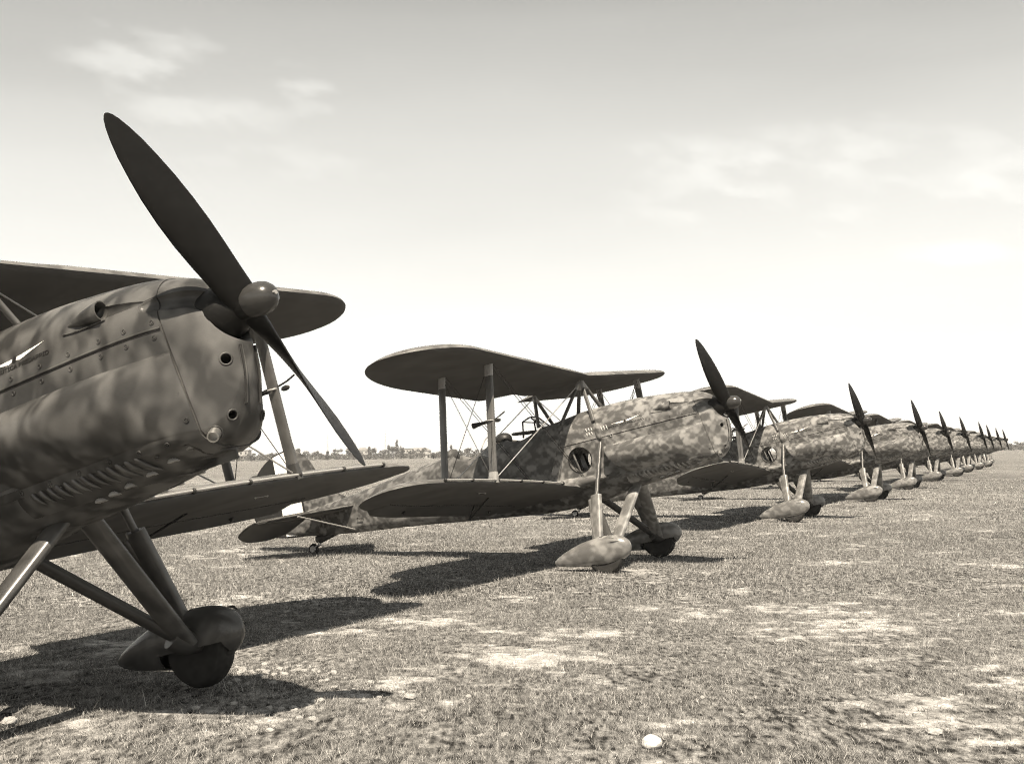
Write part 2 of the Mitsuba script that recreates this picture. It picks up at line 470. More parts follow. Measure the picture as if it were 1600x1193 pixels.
# half-round scoops behind the gun troughs (the troughs themselves are cut into the nose and cowl above)
for s in (-1, 1):
    # scoop: a pipe mouth facing forward out of a teardrop blister
    p, n = side(1.22, 2.265, 0, s)
    p2, n2 = side(0.93, 2.27, 0, s)
    p3, n3 = side(1.50, 2.24, 0, s)
    path = [p2 + n2 * 0.002, p2 * 0.55 + p * 0.45 + n * 0.016, p + n * 0.020]
    k = 24
    ang = np.arange(k) * 2 * np.pi / k
    R = []
    axis = unit(p - p2)
    a = n - axis * np.dot(n, axis)
    a = unit(a)
    b = np.cross(axis, a)
    for t, r in [(0, 0.006), (0.25, 0.026), (0.5, 0.040), (0.75, 0.049), (1.0, 0.053), (1.0, 0.047), (0.8, 0.042), (0.5, 0.031), (0.3, 0.018)]:
        c = p2 + (p - p2) * t + n * (0.004 + 0.022 * t)
        R.append(c + r * (np.cos(ang)[:, None] * a * 1.0 + np.sin(ang)[:, None] * b * 1.15))
    part("air_scoop", rings(R), "camo_metal", 45)
    # rim line under the blister
    rim = [side(x, 2.205 + 0.35 * (x - 1.12) ** 2 + (0.06 if False else 0), 0.011, s)[0] for x in np.linspace(0.90, 1.24, 14)]
    part("air_scoop__rim", tube(rim, 0.0045, 6), "camo_metal", 60, far=False)

# radiator bulge: a half-barrel fairing open at its rear end
def bulge_off(x, z):
    u = np.clip((z - 1.425) / (1.905 - 1.425), 0, 1)
    prof = math.sqrt(max(0, 1 - (2 * u ** 1.4 - 1) ** 2))
    k = np.clip((1.70 - x) / 0.85, 0, 1)
    return 0.008 + 0.215 * prof * (k * k * (3 - 2 * k)) ** 0.75


for s in (-1, 1):
    m = shell(lambda z: float(np.interp(z, [1.425, 1.55, 1.75, 1.905], [0.36, 0.22, 0.12, 0.06])), lambda z: xseam(z) - 0.006, 1.905, 1.425, 0.0, 34, 44, 0.010, s, bulge_off)
    part("radiator_fairing", m, "camo_metal", 50)
# lower strip with the louvred panel and its slots
for s in (-1, 1):
    m = shell(lambda z: -0.15, lambda z: xseam(z) - 0.006, 1.432, 1.385, 0.016, 36, 5, 0.014, s)
    part("lower_strip", m, "camo_metal", 40)
    m = shell(lambda z: 0.28, lambda z: xseam(z) - 0.006, 1.383, 1.262 if True else 0, 0.008, 36, 10, 0.010, s)
    lp = part("louvre_panel", m, "camo_metal", 40)
    for k in range(13):
        x = 0.44 + 0.84 * k / 12
        a, na = side(x - 0.014, 1.385, 0.013, s)
        b2, nb = side(x + 0.032, 1.308, 0.010, s)
        mid, nm = side(x + 0.008, 1.335, 0.020, s)
        part(lp + "__louvre", tube([a - (b2 - a) * 0.06, a, a * 0.7 + b2 * 0.3 + nm * 0.010, a * 0.35 + b2 * 0.65 + nm * 0.009, b2], [0.004, 0.0165, 0.0165, 0.011, 0.002], 10), "camo_gear", 60, far=False)
    for k in range(6):
        x = [1.565, 1.405, 1.225, 1.04, 0.90, 0.78][k]
        low = section(x)[26:]
        p = np.array([x, s * 0.175, float(np.interp(0.175, low[::-1, 0], low[::-1, 1]))])
        n = unit([0, s * 0.6, -0.8])
        d = unit(np.array([0.12, s * 0.62, -0.78]))
        r = 0.031
        q = p + [0, s * 0.008, -0.006]
        hood = mani(ellipsoid(q, [0.036, 0.042, 0.034], 4)) - mani(ellipsoid(q - [0, 0, 0.032], [0.030, 0.035, 0.037], 4))
        hood = hood - mani(box(q + [-0.1, -0.1, -0.1], q + [0.1, 0.1, 0.002]))
        part("exhaust_hood", untri(hood), "bare_metal", 50)
    # big round pipe under the nose ring
    p, n = side(1.745, 1.405, 0, s)
    d = unit([0.35, s * 0.75, -0.45])
    if s < 0:
        part("drain_pipe", lathe([(-0.05, 0.034), (0.075, 0.034), (0.078, 0.032), (0.078, 0.026), (0.03, 0.026)], p, d, 24), "steel", 40, far=False)
    if s < 0:
        part("drain_pipe__collar", torus(p + n * 0.004, d, 0.038, 0.006), "camo_metal", 60, far=False)
# seam between nose ring and cowl: a real gap with dark depth
# fasteners: rings with a slotted button along the hinge line, the seam and the lower strip
def fastener(p, n, r=0.0125):
    return torus(p + n * 0.002, n, r, 0.0035, 14, 6), lathe([(-0.002, r * 0.55), (0.003, r * 0.5), (0.004, r * 0.1)], p, n, 10)


for s in (-1, 1):
    F = []
    for x in (0.42, 0.68, 0.93, 1.18, 1.37, 1.55, 0.1, -0.25):
        for dz in (0.042, -0.048):
            F.append(fastener(*side(x, ZH + dz, 0.004, s)))
    for z in (1.84, 1.66, 1.50):
        F.append(fastener(*side(xseam(z) - 0.045, z, 0.016 if z < 1.9 else 0.005, s)))
    for x in (0.35, 0.60, 0.85, 1.10, 1.32, 1.50):
        F.append(fastener(*side(x, 1.408, 0.017, s)))
        F.append(fastener(*side(x + 0.06, 1.366, 0.010, s), 0.010))
    for ring_, knob in F:
        part("cowl_fastener", cat([ring_, knob]), "camo_metal", 50, far=False)

# lettering and emblem on the cowl, both sides as on the photographed one
def on_side(mesh, x0, z0, off, s):
    m = mesh.copy()
    v = m.vertices.copy()
    out = []
    for a in v:
        x = x0 + a[0] * (-s if s < 0 else -1)
        p, n = side(x, z0 + a[1], off + a[2], s)
        out.append(p)
    m.vertices = np.array(out)
    if m.volume < 0:
        m.invert()
    return m


def poly(pts, d=0.0015):
    from shapely.geometry import Polygon
    m = trimesh.creation.extrude_polygon(Polygon(pts), d, engine="earcut")
    return m.subdivide().subdivide()


txt = meshkit.text_mesh("AERONAUTICA PREDAPPIO", 0.026, 0.0015, bold=True)
txt.apply_scale([0.64 / (txt.bounds[1][0] - txt.bounds[0][0]), 1, 1])
part("maker_lettering", on_side(txt, 0.13, 2.150, 0.0052, -1), "letter_ink", False, far=False)
wingR = poly([(0.0, -0.002), (0.02, 0.012), (0.27, 0.040), (0.05, -0.012)])
wingL = poly([(0.0, -0.002), (-0.02, 0.010), (-0.24, 0.004), (-0.05, -0.016)])
bird = poly([(-0.022, -0.012), (-0.006, 0.02), (0.008, 0.024), (0.024, 0.012), (0.014, -0.014), (-0.004, -0.02)])
part("maker_emblem", on_side(cat([wingR, wingL]), 0.46, 2.205, 0.0052, -1), "white_paint", False, far=False)
part("maker_emblem__bird", on_side(bird, 0.46, 2.207, 0.0070, -1), "letter_ink", False, far=False)
# rows of vent slots behind the emblem, light glints painted on as pale bars
for s in (-1, 1):
    V = []
    for (xa, zc, n, h) in [(-0.20, 2.215, 3, 0.05), (-0.20, 2.145, 3, 0.05), (0.06, 2.18, 3, 0.07)]:
        for k in range(n):
            x = xa + 0.045 * k
            part("vent_slot", tube([side(x - 0.008, zc + h / 2, 0.010, s)[0], side(x, zc, 0.014, s)[0], side(x + 0.006, zc - h / 2, 0.010, s)[0]], [0.004, 0.0075, 0.004], 7), "vent_glint", 60, far=False)
    # round filler under the hinge and the porthole ring with its inner bars
    p, n = side(0.20, ZH - 0.012, 0.008, s)
    part("filler_port", torus(p, n, 0.022, 0.006), "cuff_metal", 60, far=False)
    part("filler_port__dark_disc", lathe([(-0.001, 0.021), (0.004, 0.02), (0.005, 0.001)], p, n, 18), "black", False, far=False)  # black disc painting in the dark inside of the opening
    ring = [side(-0.41 + 0.198 * math.cos(a), 1.785 + 0.198 * math.sin(a), 0.008, s)[0] for a in np.linspace(0, 2 * np.pi, 41)]
    part("porthole_rim", tube(ring, 0.008, 6), "strut_dark", 60, far=False)
    part("porthole_bar", bar([-0.53, s * 0.34, 1.93], [-0.46, s * 0.34, 1.60], 0.03, 0.02, (1, 0, 0)), "camo_metal", 40, far=False)
    part("porthole_bar", bar([-0.55, s * 0.15, 1.91], [-0.50, s * 0.15, 1.63], 0.045, 0.03, (1, 0, 0)), "strut_dark", 40, far=False)

# cockpit fittings
part("cockpit_coaming", cat([torus([-1.40, 0, 2.455], [0.12, 0, 1], 0.24, 0.02), ]), "leather", 60, far=False)
part("headrest", ellipsoid([-1.86, 0, 2.44], [0.16, 0.13, 0.12], 3), "strut_dark", 60)
fr = []
for s in (-1, 1):
    fr.append(tube([[-1.0, s * 0.17, 2.43], [-1.20, s * 0.15, 2.66], [-1.22, s * 0.10, 2.68]], 0.012))
    fr.append(tube([[-1.36, s * 0.25, 2.36], [-1.33, s * 0.22, 2.62], [-1.22, s * 0.15, 2.675]], 0.014))
    fr.append(tube([[-1.33, s * 0.22, 2.62], [-1.1, s * 0.16, 2.55]], 0.009))
fr.append(tube([[-1.21, -0.13, 2.675], [-1.21, 0.13, 2.675]], 0.012))
part("windscreen", cat(fr), "strut_dark", 60)
for s in (-1, 1):
    P = np.array([[[-1.0, s * 0.17, 2.44], [-1.20, s * 0.15, 2.65]], [[-1.35, s * 0.25, 2.37], [-1.33, s * 0.22, 2.61]]])
    part("windscreen__pane", grid(P), "screen_glass", False, far=False)
part("windscreen__pane", grid(np.array([[[-1.0, -0.17, 2.44], [-1.20, -0.15, 2.65]], [[-1.0, 0.17, 2.44], [-1.20, 0.15, 2.65]]])), "screen_glass", False, far=False)
# observer's windscreen: a curved sheet with a tubular edge
arc = [[-2.06 - 0.10 * (1 - math.sin(a)) - 0.02, 0.30 * math.cos(a), 2.20 + 0.36 * math.sin(a) ** 0.8] for a in np.linspace(0.02, np.pi - 0.02, 19)]
low = [[-2.02, 0.33 * math.cos(a), 2.18 + 0.20 * math.sin(a)] for a in np.linspace(0.02, np.pi - 0.02, 19)]
part("observer_screen", tube(arc, 0.010), "cuff_metal", 60)
part("observer_screen__pane", grid(np.array([arc, low])), "screen_glass", True, far=False)
part("observer_pad", ellipsoid([-2.86, 0, 2.40], [0.09, 0.16, 0.12], 3), "leather", 60)


# --- wings
def airfoil(n=15, t=0.115, m=0.035, p=0.4):
    x = (1 - np.cos(np.linspace(0, np.pi, n))) / 2
    yt = 5 * t * (0.2969 * np.sqrt(x) - 0.126 * x - 0.3516 * x ** 2 + 0.2843 * x ** 3 - 0.1036 * x ** 4)
    yc = np.where(x < p, m / p ** 2 * (2 * p * x - x ** 2), m / (1 - p) ** 2 * (1 - 2 * p + 2 * p * x - x ** 2))
    return x, yc + yt, yc - yt


def wing(key, ys, le, te, zle, inc, bsdf_top, bsdf_under, t=0.115, droop=None):
    """Upper skin as the part, lower skin as its sub-part; ys run from tip to tip."""
    x, zu, zl = airfoil(17, t)
    U, L, uvu = [], [], []
    for y in ys:
        a, b = le(abs(y)), te(abs(y))
        c = max(a - b, 0.004)
        i = math.tan(math.radians(inc))
        xx = a - x * c
        base = zle(abs(y)) - (xle0(key) - xx) * i
        dz = droop(abs(y), x) * c if droop else 0
        U.append(np.stack([xx, 0 * x + y, base + zu * c + dz], -1))
        L.append(np.stack([xx, 0 * x + y, base + zl * c + dz], -1))
        uvu.append(np.stack([0 * x + y, xx], -1))
    U, L, uvu = np.array(U), np.array(L), np.array(uvu).reshape(-1, 2)
    part(key, grid(U), bsdf_top, True, uv=uvu)
    part(key + "__underside", grid(L), bsdf_under, True, uv=uvu)
    return U, L


xle0 = lambda key: -0.08 if key.startswith("upper") else -0.45


def tip(y, y0, ymax, xm, xe, n=2.1):
    if y <= y0:
        return xe
    f = min((y - y0) / (ymax - y0), 1.0)
    return xm + (xe - xm) * (1 - f ** n) ** (1 / n)


def span(ymax, y0, nt=26, nm=44):
    inner = np.linspace(0, y0, nm // 2)
    outer = y0 + (ymax - y0) * np.sin(np.linspace(0, np.pi / 2, nt))[1:]
    h = np.concatenate([inner, outer])
    return np.concatenate([-h[::-1], h[1:]])


UMAX, LMAX = 4.66, 5.38
u_le = lambda y: tip(y, 3.65, UMAX, -0.95, -0.08, 1.9)
def u_te(y):
    cut = 0.5 * (1 - np.clip((y - 0.35) / 0.35, 0, 1) ** 2 * (3 - 2 * np.clip((y - 0.35) / 0.35, 0, 1)))
    return tip(y, 2.8, UMAX, -0.95, -1.80, 2.0) + cut
u_z = lambda y: 3.085 + 0.058 * y
wing("upper_wing", np.unique(np.concatenate([span(UMAX, 3.2), np.linspace(-0.8, 0.8, 17)])), u_le, u_te, u_z, 1.5, "wing_top", "wing_under")
l_le = lambda y: tip(y, 4.75, LMAX, -0.80, -0.45)
l_te = lambda y: tip(y, 3.2, LMAX, -0.80, -1.95, 2.0)
l_z = lambda y: 1.315 + 0.105 * y - 0.0075 * y * y
def l_droop(y, x):
    k = np.clip((y - 0.75) / 0.02, 0, 1) * np.clip((4.4 - y) / 0.02, 0, 1)
    return -0.16 * np.clip(x - 0.72, 0, 1) * k
lys = span(LMAX, 4.0)
lys = lys[np.abs(lys) > 0.28]
for s in (-1, 1):
    h = np.concatenate([[0.30], np.sort(np.abs(lys[lys > 0])), [0.74, 0.76, 4.395, 4.41]])
    h = np.unique(h)
    wing("lower_wing", s * h if s > 0 else -h[::-1], l_le, l_te, l_z, 4.0, "wing_top", "wing_under", 0.12, l_droop)


def wz(kind, x, y, upper=False):
    """Height of the wing's under (or upper) skin at (x, y)."""
    le, te, zf, inc, t = (u_le, u_te, u_z, 1.5, 0.115) if kind == "u" else (l_le, l_te, l_z, 4.0, 0.12)
    a, b = le(abs(y)), te(abs(y))
    f = np.clip((a - x) / (a - b), 0, 1)
    X, zu, zl = airfoil(60, t)
    return zf(abs(y)) - ((-0.08 if kind == "u" else -0.45) - x) * math.tan(math.radians(inc)) + np.interp(f, X, zu if upper else zl) * (a - b)


# aileron gap lines, hinge brackets, push rods and the leading-edge tube of the lower wing
for s in (-1, 1):
    hx = lambda y: l_le(y) - 0.72 * (l_le(y) - l_te(y))
    part("lower_wing__hinge_gap" if s < 0 else "lower_wing_001__hinge_gap", tube([[hx(y), s * y, wz("l", hx(y), y) - 0.004] for y in np.linspace(0.75, 4.4, 24)], 0.006, 6), "black", 60, far=False)
    hold = "lower_wing" if s < 0 else "lower_wing_001"
    lead = [[l_le(y) + 0.010, s * y, l_z(y) + 0.032] for y in np.linspace(1.15, 4.55, 24)]
    part(hold + "__leading_tube", tube(lead, 0.013, 8), "cuff_metal", 60)
    for y in np.linspace(1.15, 4.55, 6):
        part(hold + "__tube_bracket", ellipsoid([l_le(y) + 0.016, s * y, l_z(y) + 0.028], [0.026, 0.016, 0.026], 2), "strut_dark", 60, far=False)
    for y in (1.2, 3.6):
        x = hx(y)
        z = wz("l", x, y)
        tri = poly([(-0.06, 0.02), (0.06, 0.02), (0.0, -0.05)], 0.02)
        tri.vertices = np.stack([tri.vertices[:, 0] + x - 0.22, s * (y + tri.vertices[:, 2]), tri.vertices[:, 1] + z - 0.03], -1)
        part(hold + "__hinge_bracket", tri, "strut_dark", False, far=False)
    y = 1.95
    x = hx(y)
    knee = [x - 0.14, s * (y + 0.06), wz("l", x, y) - 0.20]
    part(hold + "__balance_arm", tube([[x - 0.03, s * y, wz("l", x, y)], knee], 0.012), "strut_dark", 60, far=False)
    part(hold + "__push_rod", tube([knee, [x + 0.45, s * (y + 0.42), wz("l", x + 0.45, y + 0.42)]], 0.010), "strut_dark", 60, far=False)
    part(hold + "__pull_out", cat([ellipsoid([-0.80, s * yy, wz("l", -0.80, yy) - 0.004], [0.012, 0.012, 0.012], 2) for yy in (2.95, 3.12)] + [tube([[-0.80, s * 2.95, wz("l", -0.8, 2.95) - 0.006], [-0.80, s * 3.12, wz("l", -0.8, 3.12) - 0.006]], 0.003)]), "cuff_metal", 60, far=False)
    # wing root fillet: a blister with a rounded front
    part("wing_root_fillet", ellipsoid([-0.82, s * 0.40, 1.43], [0.80, 0.16, 0.11], 4), "camo_metal", 60)

# interplane struts with metal cuffs
def strut_with_cuffs(key, p0, p1, chord, thick, bsdf, cuffs=True):
    p0, p1 = np.asarray(p0, float), np.asarray(p1, float)
    k = part(key, bar(p0, p1, chord, thick), bsdf, 50)
    if cuffs:
        L = np.linalg.norm(p1 - p0)
        d = (p1 - p0) / L
        part(k + "__cuff", bar(p1 - d * 0.17, p1 + d * 0.02, chord * 1.06, thick * 1.15), "cuff_metal", 50, far=False)
        part(k + "__cuff", bar(p0 - d * 0.02, p0 + d * 0.13, chord * 1.35, thick * 1.9, taper=0.8), "camo_gear", 50, far=False)
    return k


for s in (-1, 1):
    fb, ft = [-0.50, s * 3.20, wz("l", -0.50, 3.2, True) - 0.03], [-0.36, s * 2.90, wz("u", -0.36, 2.90) + 0.01]
    rb, rt = [-1.27, s * 3.20, wz("l", -1.27, 3.2, True) - 0.03], [-1.13, s * 2.90, wz("u", -1.13, 2.90) + 0.01]
    strut_with_cuffs("interplane_strut", fb, ft, 0.125, 0.052, "strut_paint")
    strut_with_cuffs("interplane_strut", rb, rt, 0.11, 0.048, "strut_paint")
    # venturi and its lever on the front strut
    m = np.array(fb) + (np.array(ft) - np.array(fb)) * 0.51
    v = [lathe([(-0.26, 0.036), (-0.255, 0.040), (-0.10, 0.020), (0.02, 0.028), (0.03, 0.024)], m + [-0.03, 0, 0.0], [1, 0, 0.02], 16),
         tube([m + [0.0, 0, -0.0], m + [0.09, 0, 0.015], m + [0.16, s * 0.02, 0.035], m + [0.25, s * 0.03, 0.07]], 0.009),
         ellipsoid(m + [0.12, s * 0.03, -0.02], [0.05, 0.02, 0.025], 2)]
    part("venturi", cat(v), "strut_dark", 50)
    part("venturi__clamp", torus(m, np.array(ft) - np.array(fb), 0.048, 0.010), "cuff_metal", 60, far=False)
    part("venturi__pipe", tube([m + [0.02, s * 0.03, 0.0], np.array(m) * 0.6 + np.array(fb) * 0.4 + [0.02, s * 0.035, 0], np.array(fb) + [0.03, s * 0.03, 0.25]], 0.005), "strut_dark", 60, far=False)
    # wires
    A1, A2 = [-0.26, 0, 3.03], [-1.13, 0, 2.99]
    rootf, rootr = [-0.42, s * 0.42, 1.52], [-1.25, s * 0.42, 1.50]
    W = []
    for d in (0.0, 0.05):
        W += [(np.array(ft) + [0.02 + d, 0, -0.02], np.array(rootf) + [d * 0.6, 0, 0]), (np.array(rt) + [0.02 + d, 0, -0.02], np.array(rootr) + [d * 0.6, 0, 0])]
    W += [(np.array(fb) + [0.02, -s * 0.03, 0.03], A1), (np.array(rb) + [0.02, -s * 0.03, 0.03], A2), (fb, rt), (rb, ft)]
    for q, (a, b2) in enumerate(W):
        part("bracing_wire", tube([a, b2], 0.0075 if q in (4, 5) else 0.0048, 6), "cuff_metal" if q in (4, 5) else "strut_dark", 60, far=False)
# cabane: legs from two centre-line apexes
for s in (-1, 1):
    for p0, p1, bs in (([-0.26, 0, 3.05], [-0.05, s * 0.37, 2.33], "strut_paint"), ([-0.28, 0, 3.05], [-0.62, s * 0.345, 2.40], "strut_paint"), ([-1.13, 0, 3.00], [-1.03, s * 0.31, 2.46], "strut_paint")):
        k = part("cabane_strut", bar(p1, p0, 0.062, 0.034), bs, 50)
        d = np.array(p1) - np.array(p0)
        part(k + "__cuff", bar(np.array(p0) + d * 0.2, p0, 0.068, 0.042), "cuff_metal", 50, far=False)

# --- landing gear
AX = 1.165
for s in (-1, 1):
    cy = s * AX
    axle = [0.05, s * 0.98, 0.335]
    k = part("gear_leg", bar(axle, [0.31, s * 0.09, 1.24], 0.20, 0.085, (1, 0, 0)), "camo_gear", 60)
    part("gear_leg", bar(axle, [-0.42, s * 0.16, 1.14], 0.13, 0.075, (1, 0, 0)), "dark_gear", 60)
    part("gear_knuckle", tube([[0.02, s * 0.90, 0.40], [0.05, s * 0.98, 0.335], [0.05, s * 1.10, 0.325], [0.03, s * 1.17, 0.325]], [0.092, 0.088, 0.075, 0.065], 18), "dark_gear", 60)
    top, mid, bot = np.array([0.0, s * 0.42, 1.97]), np.array([-0.09, s * 0.83, 1.18]), np.array([-0.10, s * 1.12, 0.50])
    part("shock_strut", bar(top, mid + (bot - mid) * 0.1, 0.062, 0.048, n=18), "strut_paint", 60)
    part("shock_strut__sleeve", bar(mid, bot, 0.18, 0.095, n=22), "camo_gear", 60)
    part("shock_strut__rear_sleeve", bar(mid + [-0.11, 0, -0.05], bot + [-0.03, 0, 0.05], 0.07, 0.05), "camo_gear", 60, far=False)
    f0, nf = side(0.0, 2.10, 0.0, s)
    part("shock_strut__fairing", ellipsoid(f0 + nf * 0.0 + [0, 0, 0.05], [0.055, 0.05, 0.15], 3), "camo_metal", 60, far=False)
    # spat: a teardrop shell, open below and on the inner side round the axle
    X = np.concatenate([[-0.85, -0.83], np.linspace(-0.78, 0.25, 18), 0.25 + 0.17 * np.sin(np.linspace(0, np.pi / 2, 9))[1:]])
    R = []
    ang = np.arange(36) * 2 * np.pi / 36
    for x in X:
        t = (x + 0.85) / 1.27
        prof = max(0.004, (t ** 0.56) * math.sqrt(max(0, 1 - t ** 3.8)) * 1.14)
        h, w = 0.262 * prof, 0.185 * prof
        zc = 0.345 - 0.035 * max(0, (0.35 - t)) / 0.35 + 0.01 * t
        R.append(np.stack([np.full(36, x), cy + w * np.sign(np.cos(ang)) * np.abs(np.cos(ang)) ** 0.92, zc + h * np.sign(np.sin(ang)) * np.abs(np.sin(ang)) ** 0.92], -1))
    sp = rings(R)
    hollow = sp.copy()
    hollow.vertices = (hollow.vertices - [-0.2, cy, 0.335]) * [0.97, 0.92, 0.94] + [-0.2, cy, 0.335]
    gap = mani(lathe([(0, 0.312), (0.4, 0.312)], [0.0, cy - s * 0.03, 0.20], [0, -s, 0], 48)) ^ mani(box([-0.5, cy - 0.6, -0.4], [0.5, cy + 0.6, 0.285]))
    slot = mani(box([-0.30, cy - 0.10, -0.4], [0.30, cy + 0.10, 0.115]))
    sp = mani(sp) - mani(hollow) - gap - slot
    part("wheel_spat", untri(sp), "camo_gear" if s < 0 else "camo_gear", 40)
    part("wheel_spat__strake", tube([[0.16, cy + s * 0.168, 0.52], [0.23, cy + s * 0.155, 0.51], [0.30, cy + s * 0.12, 0.48]], [0.003, 0.012, 0.003], 8), "camo_gear", 60, far=False)
    tyre = lathe([(-0.075, 0.19), (-0.085, 0.235), (-0.07, 0.262), (-0.04, 0.279), (0, 0.285), (0.04, 0.279), (0.07, 0.262), (0.085, 0.235), (0.075, 0.19)], [0.0, cy, 0.28], [0, 1, 0], 40)
    wk = part("wheel", lathe([(-0.06, 0.03), (-0.06, 0.10), (-0.03, 0.17), (-0.075, 0.195), (0.075, 0.195), (0.03, 0.17), (0.06, 0.10), (0.06, 0.03)], [0.0, cy, 0.28], [0, 1, 0], 32), "dark_gear", 40)
    part(wk + "__tyre", tyre, "rubber", 50)
part("gear_leg", bar([0.1, -0.16, 1.2], [0.1, 0.16, 1.2], 0.1, 0.06), "dark_gear", 50, far=False)

# --- tail
def plate(outline, thick, axis):
    """A lens-thick tail surface from an outline; axis 'y' for the fin, 'z' for the tailplane."""
    from shapely.geometry import Polygon
    pg = Polygon(outline).buffer(0)
    m = trimesh.creation.extrude_polygon(pg.buffer(-0.012), 1.0, engine="earcut")
    levels = [(pg.buffer(-0.035), thick * 0.5), (pg.buffer(-0.010), thick * 0.3), (pg, 0.0)]
    ms = []
    for q, h in levels:
        if h > 0:
            e = trimesh.creation.extrude_polygon(q, 2 * h, engine="earcut")
            e.apply_translation([0, 0, -h])
        else:
            e = trimesh.creation.extrude_polygon(q, 0.012, engine="earcut")
            e.apply_translation([0, 0, -0.006])
        ms.append(mani(e))
    u = untri(ms[0] + ms[1] + ms[2])
    v = u.vertices
    u.vertices = np.stack([v[:, 0], v[:, 1], v[:, 2]], -1) if axis == "z" else np.stack([v[:, 0], v[:, 2], v[:, 1]], -1)
    if u.volume < 0:
        u.invert()
    return u


def curve(pts, n=60):
    pts = np.array(pts, float)
    d = np.concatenate([[0], np.cumsum(np.linalg.norm(np.diff(pts, axis=0), axis=1))])
    return np.stack([PchipInterpolator(d, pts[:, k])(np.linspace(0, d[-1], n)) for k in (0, 1)], -1)


HX = -6.16
finline = curve([(-5.05, 2.12), (-5.45, 2.36), (-5.72, 2.72), (-5.90, 3.05), (HX, 3.25)], 24)
part("fin", plate(list(finline) + [(HX, 1.78), (-5.2, 1.95)], 0.05, "y"), "camo_fabric", 40)
rud = curve([(HX, 3.26), (-6.35, 3.30), (-6.62, 3.27), (-6.92, 3.14), (-7.15, 2.95), (-7.30, 2.70), (-7.37, 2.40), (-7.33, 2.12), (-7.18, 1.90), (-6.95, 1.77), (-6.60, 1.70), (HX, 1.66)], 60)
rx = rud - [0.008, 0]
part("rudder", plate(rx, 0.045, "y"), "strut_dark", 40)
from shapely.geometry import Polygon, box as sbox
rp = Polygon(rx).buffer(-0.03)
crossv, crossh = rp.intersection(sbox(-6.67, 1, -6.2, 4)), rp.intersection(sbox(-8, 2.32, -6.2, 2.72))
cr = crossv.union(crossh)
e = trimesh.creation.extrude_polygon(cr, 0.053, engine="earcut")
e.vertices = np.stack([e.vertices[:, 0], e.vertices[:, 2] - 0.0265, e.vertices[:, 1]], -1)
if e.volume < 0:
    e.invert()
part("rudder__white_cross", e, "white_paint", False)
part("rudder__tab", ellipsoid([-7.20, 0, 2.98], [0.09, 0.03, 0.02], 3), "strut_dark", 60, far=False)
for s in (-1, 1):
    o = [(-4.92, 0.10), (-5.0, 0.30), (-5.50, 1.10), (-5.82, 1.50), (-5.93, 1.62), (-5.95, 1.66), (-5.95, 0.10)]
    st = plate([(x, s * y) for x, y in o], 0.075, "z")
    st.apply_translation([0, 0, 1.985])
    part("tailplane", st, "wing_under", 40)
    ev = curve([(-5.962, 1.68), (-6.12, 1.76), (-6.32, 1.72), (-6.52, 1.48), (-6.66, 1.10), (-6.68, 0.75), (-6.52, 0.32), (-6.38, 0.22), (-5.962, 0.22)], 40)
    el = plate([(x, s * y) for x, y in ev], 0.055, "z")
    a_, q = math.radians(21), el.vertices.copy()
    el.vertices = np.stack([-5.955 + (q[:, 0] + 5.955) * math.cos(a_) - q[:, 2] * math.sin(a_) * -1, q[:, 1], 1.985 + (q[:, 0] + 5.955) * math.sin(a_) + q[:, 2] * math.cos(a_)], -1)
    part("elevator", el, "wing_under", 40)
    part("tailplane__light_edge", tube([[-4.93, s * 0.15, 1.99], [-5.0, s * 0.30, 1.99], [-5.50, s * 1.10, 1.99], [-5.82, s * 1.5, 1.99]], 0.016, 8), "wing_top", 60, far=False)
    part("tail_strut", bar([-5.45, s * 1.15, 1.96], [-5.05, s * 0.15, 1.57], 0.045, 0.022), "cuff_metal", 50)
# tail wheel in its fork, and the fairing that carries it
part("tail_fairing", rings([np.stack([np.full(16, x), w2 * np.cos(np.arange(16) * np.pi / 8), zc + h * np.sin(np.arange(16) * np.pi / 8)], -1) for x, w2, h, zc in [(-5.50, 0.08, 0.03, 1.60), (-5.75, 0.06, 0.06, 1.575), (-5.95, 0.045, 0.085, 1.56), (-6.03, 0.03, 0.06, 1.56)]]), "dark_gear", 50)
tw = np.array([-6.13, 0, 1.40])
part("tail_fork", cat([tube([[-5.99, 0, 1.56], [-5.98, 0, 1.47]], 0.028)] + [tube([[-5.98, s * 0.035, 1.46], tw + [0, s * 0.045, 0]], 0.013) for s in (-1, 1)]), "steel", 50)
k = part("tail_wheel", lathe([(-0.045, 0.02), (-0.047, 0.05), (-0.03, 0.068), (0.03, 0.068), (0.047, 0.05), (0.045, 0.02)], tw, [0, 1, 0], 24), "steel", 40)
part(k + "__tyre", lathe([(-0.03, 0.06), (-0.036, 0.08), (-0.022, 0.098), (0, 0.104), (0.022, 0.098), (0.036, 0.08), (0.03, 0.06)], tw, [0, 1, 0], 28), "rubber", 50)
part("lifting_handle", tube([[-4.9, -0.205, 1.75], [-4.9, -0.24, 1.74], [-4.78, -0.245, 1.72], [-4.78, -0.215, 1.72]], 0.008), "strut_dark", 60, far=False)

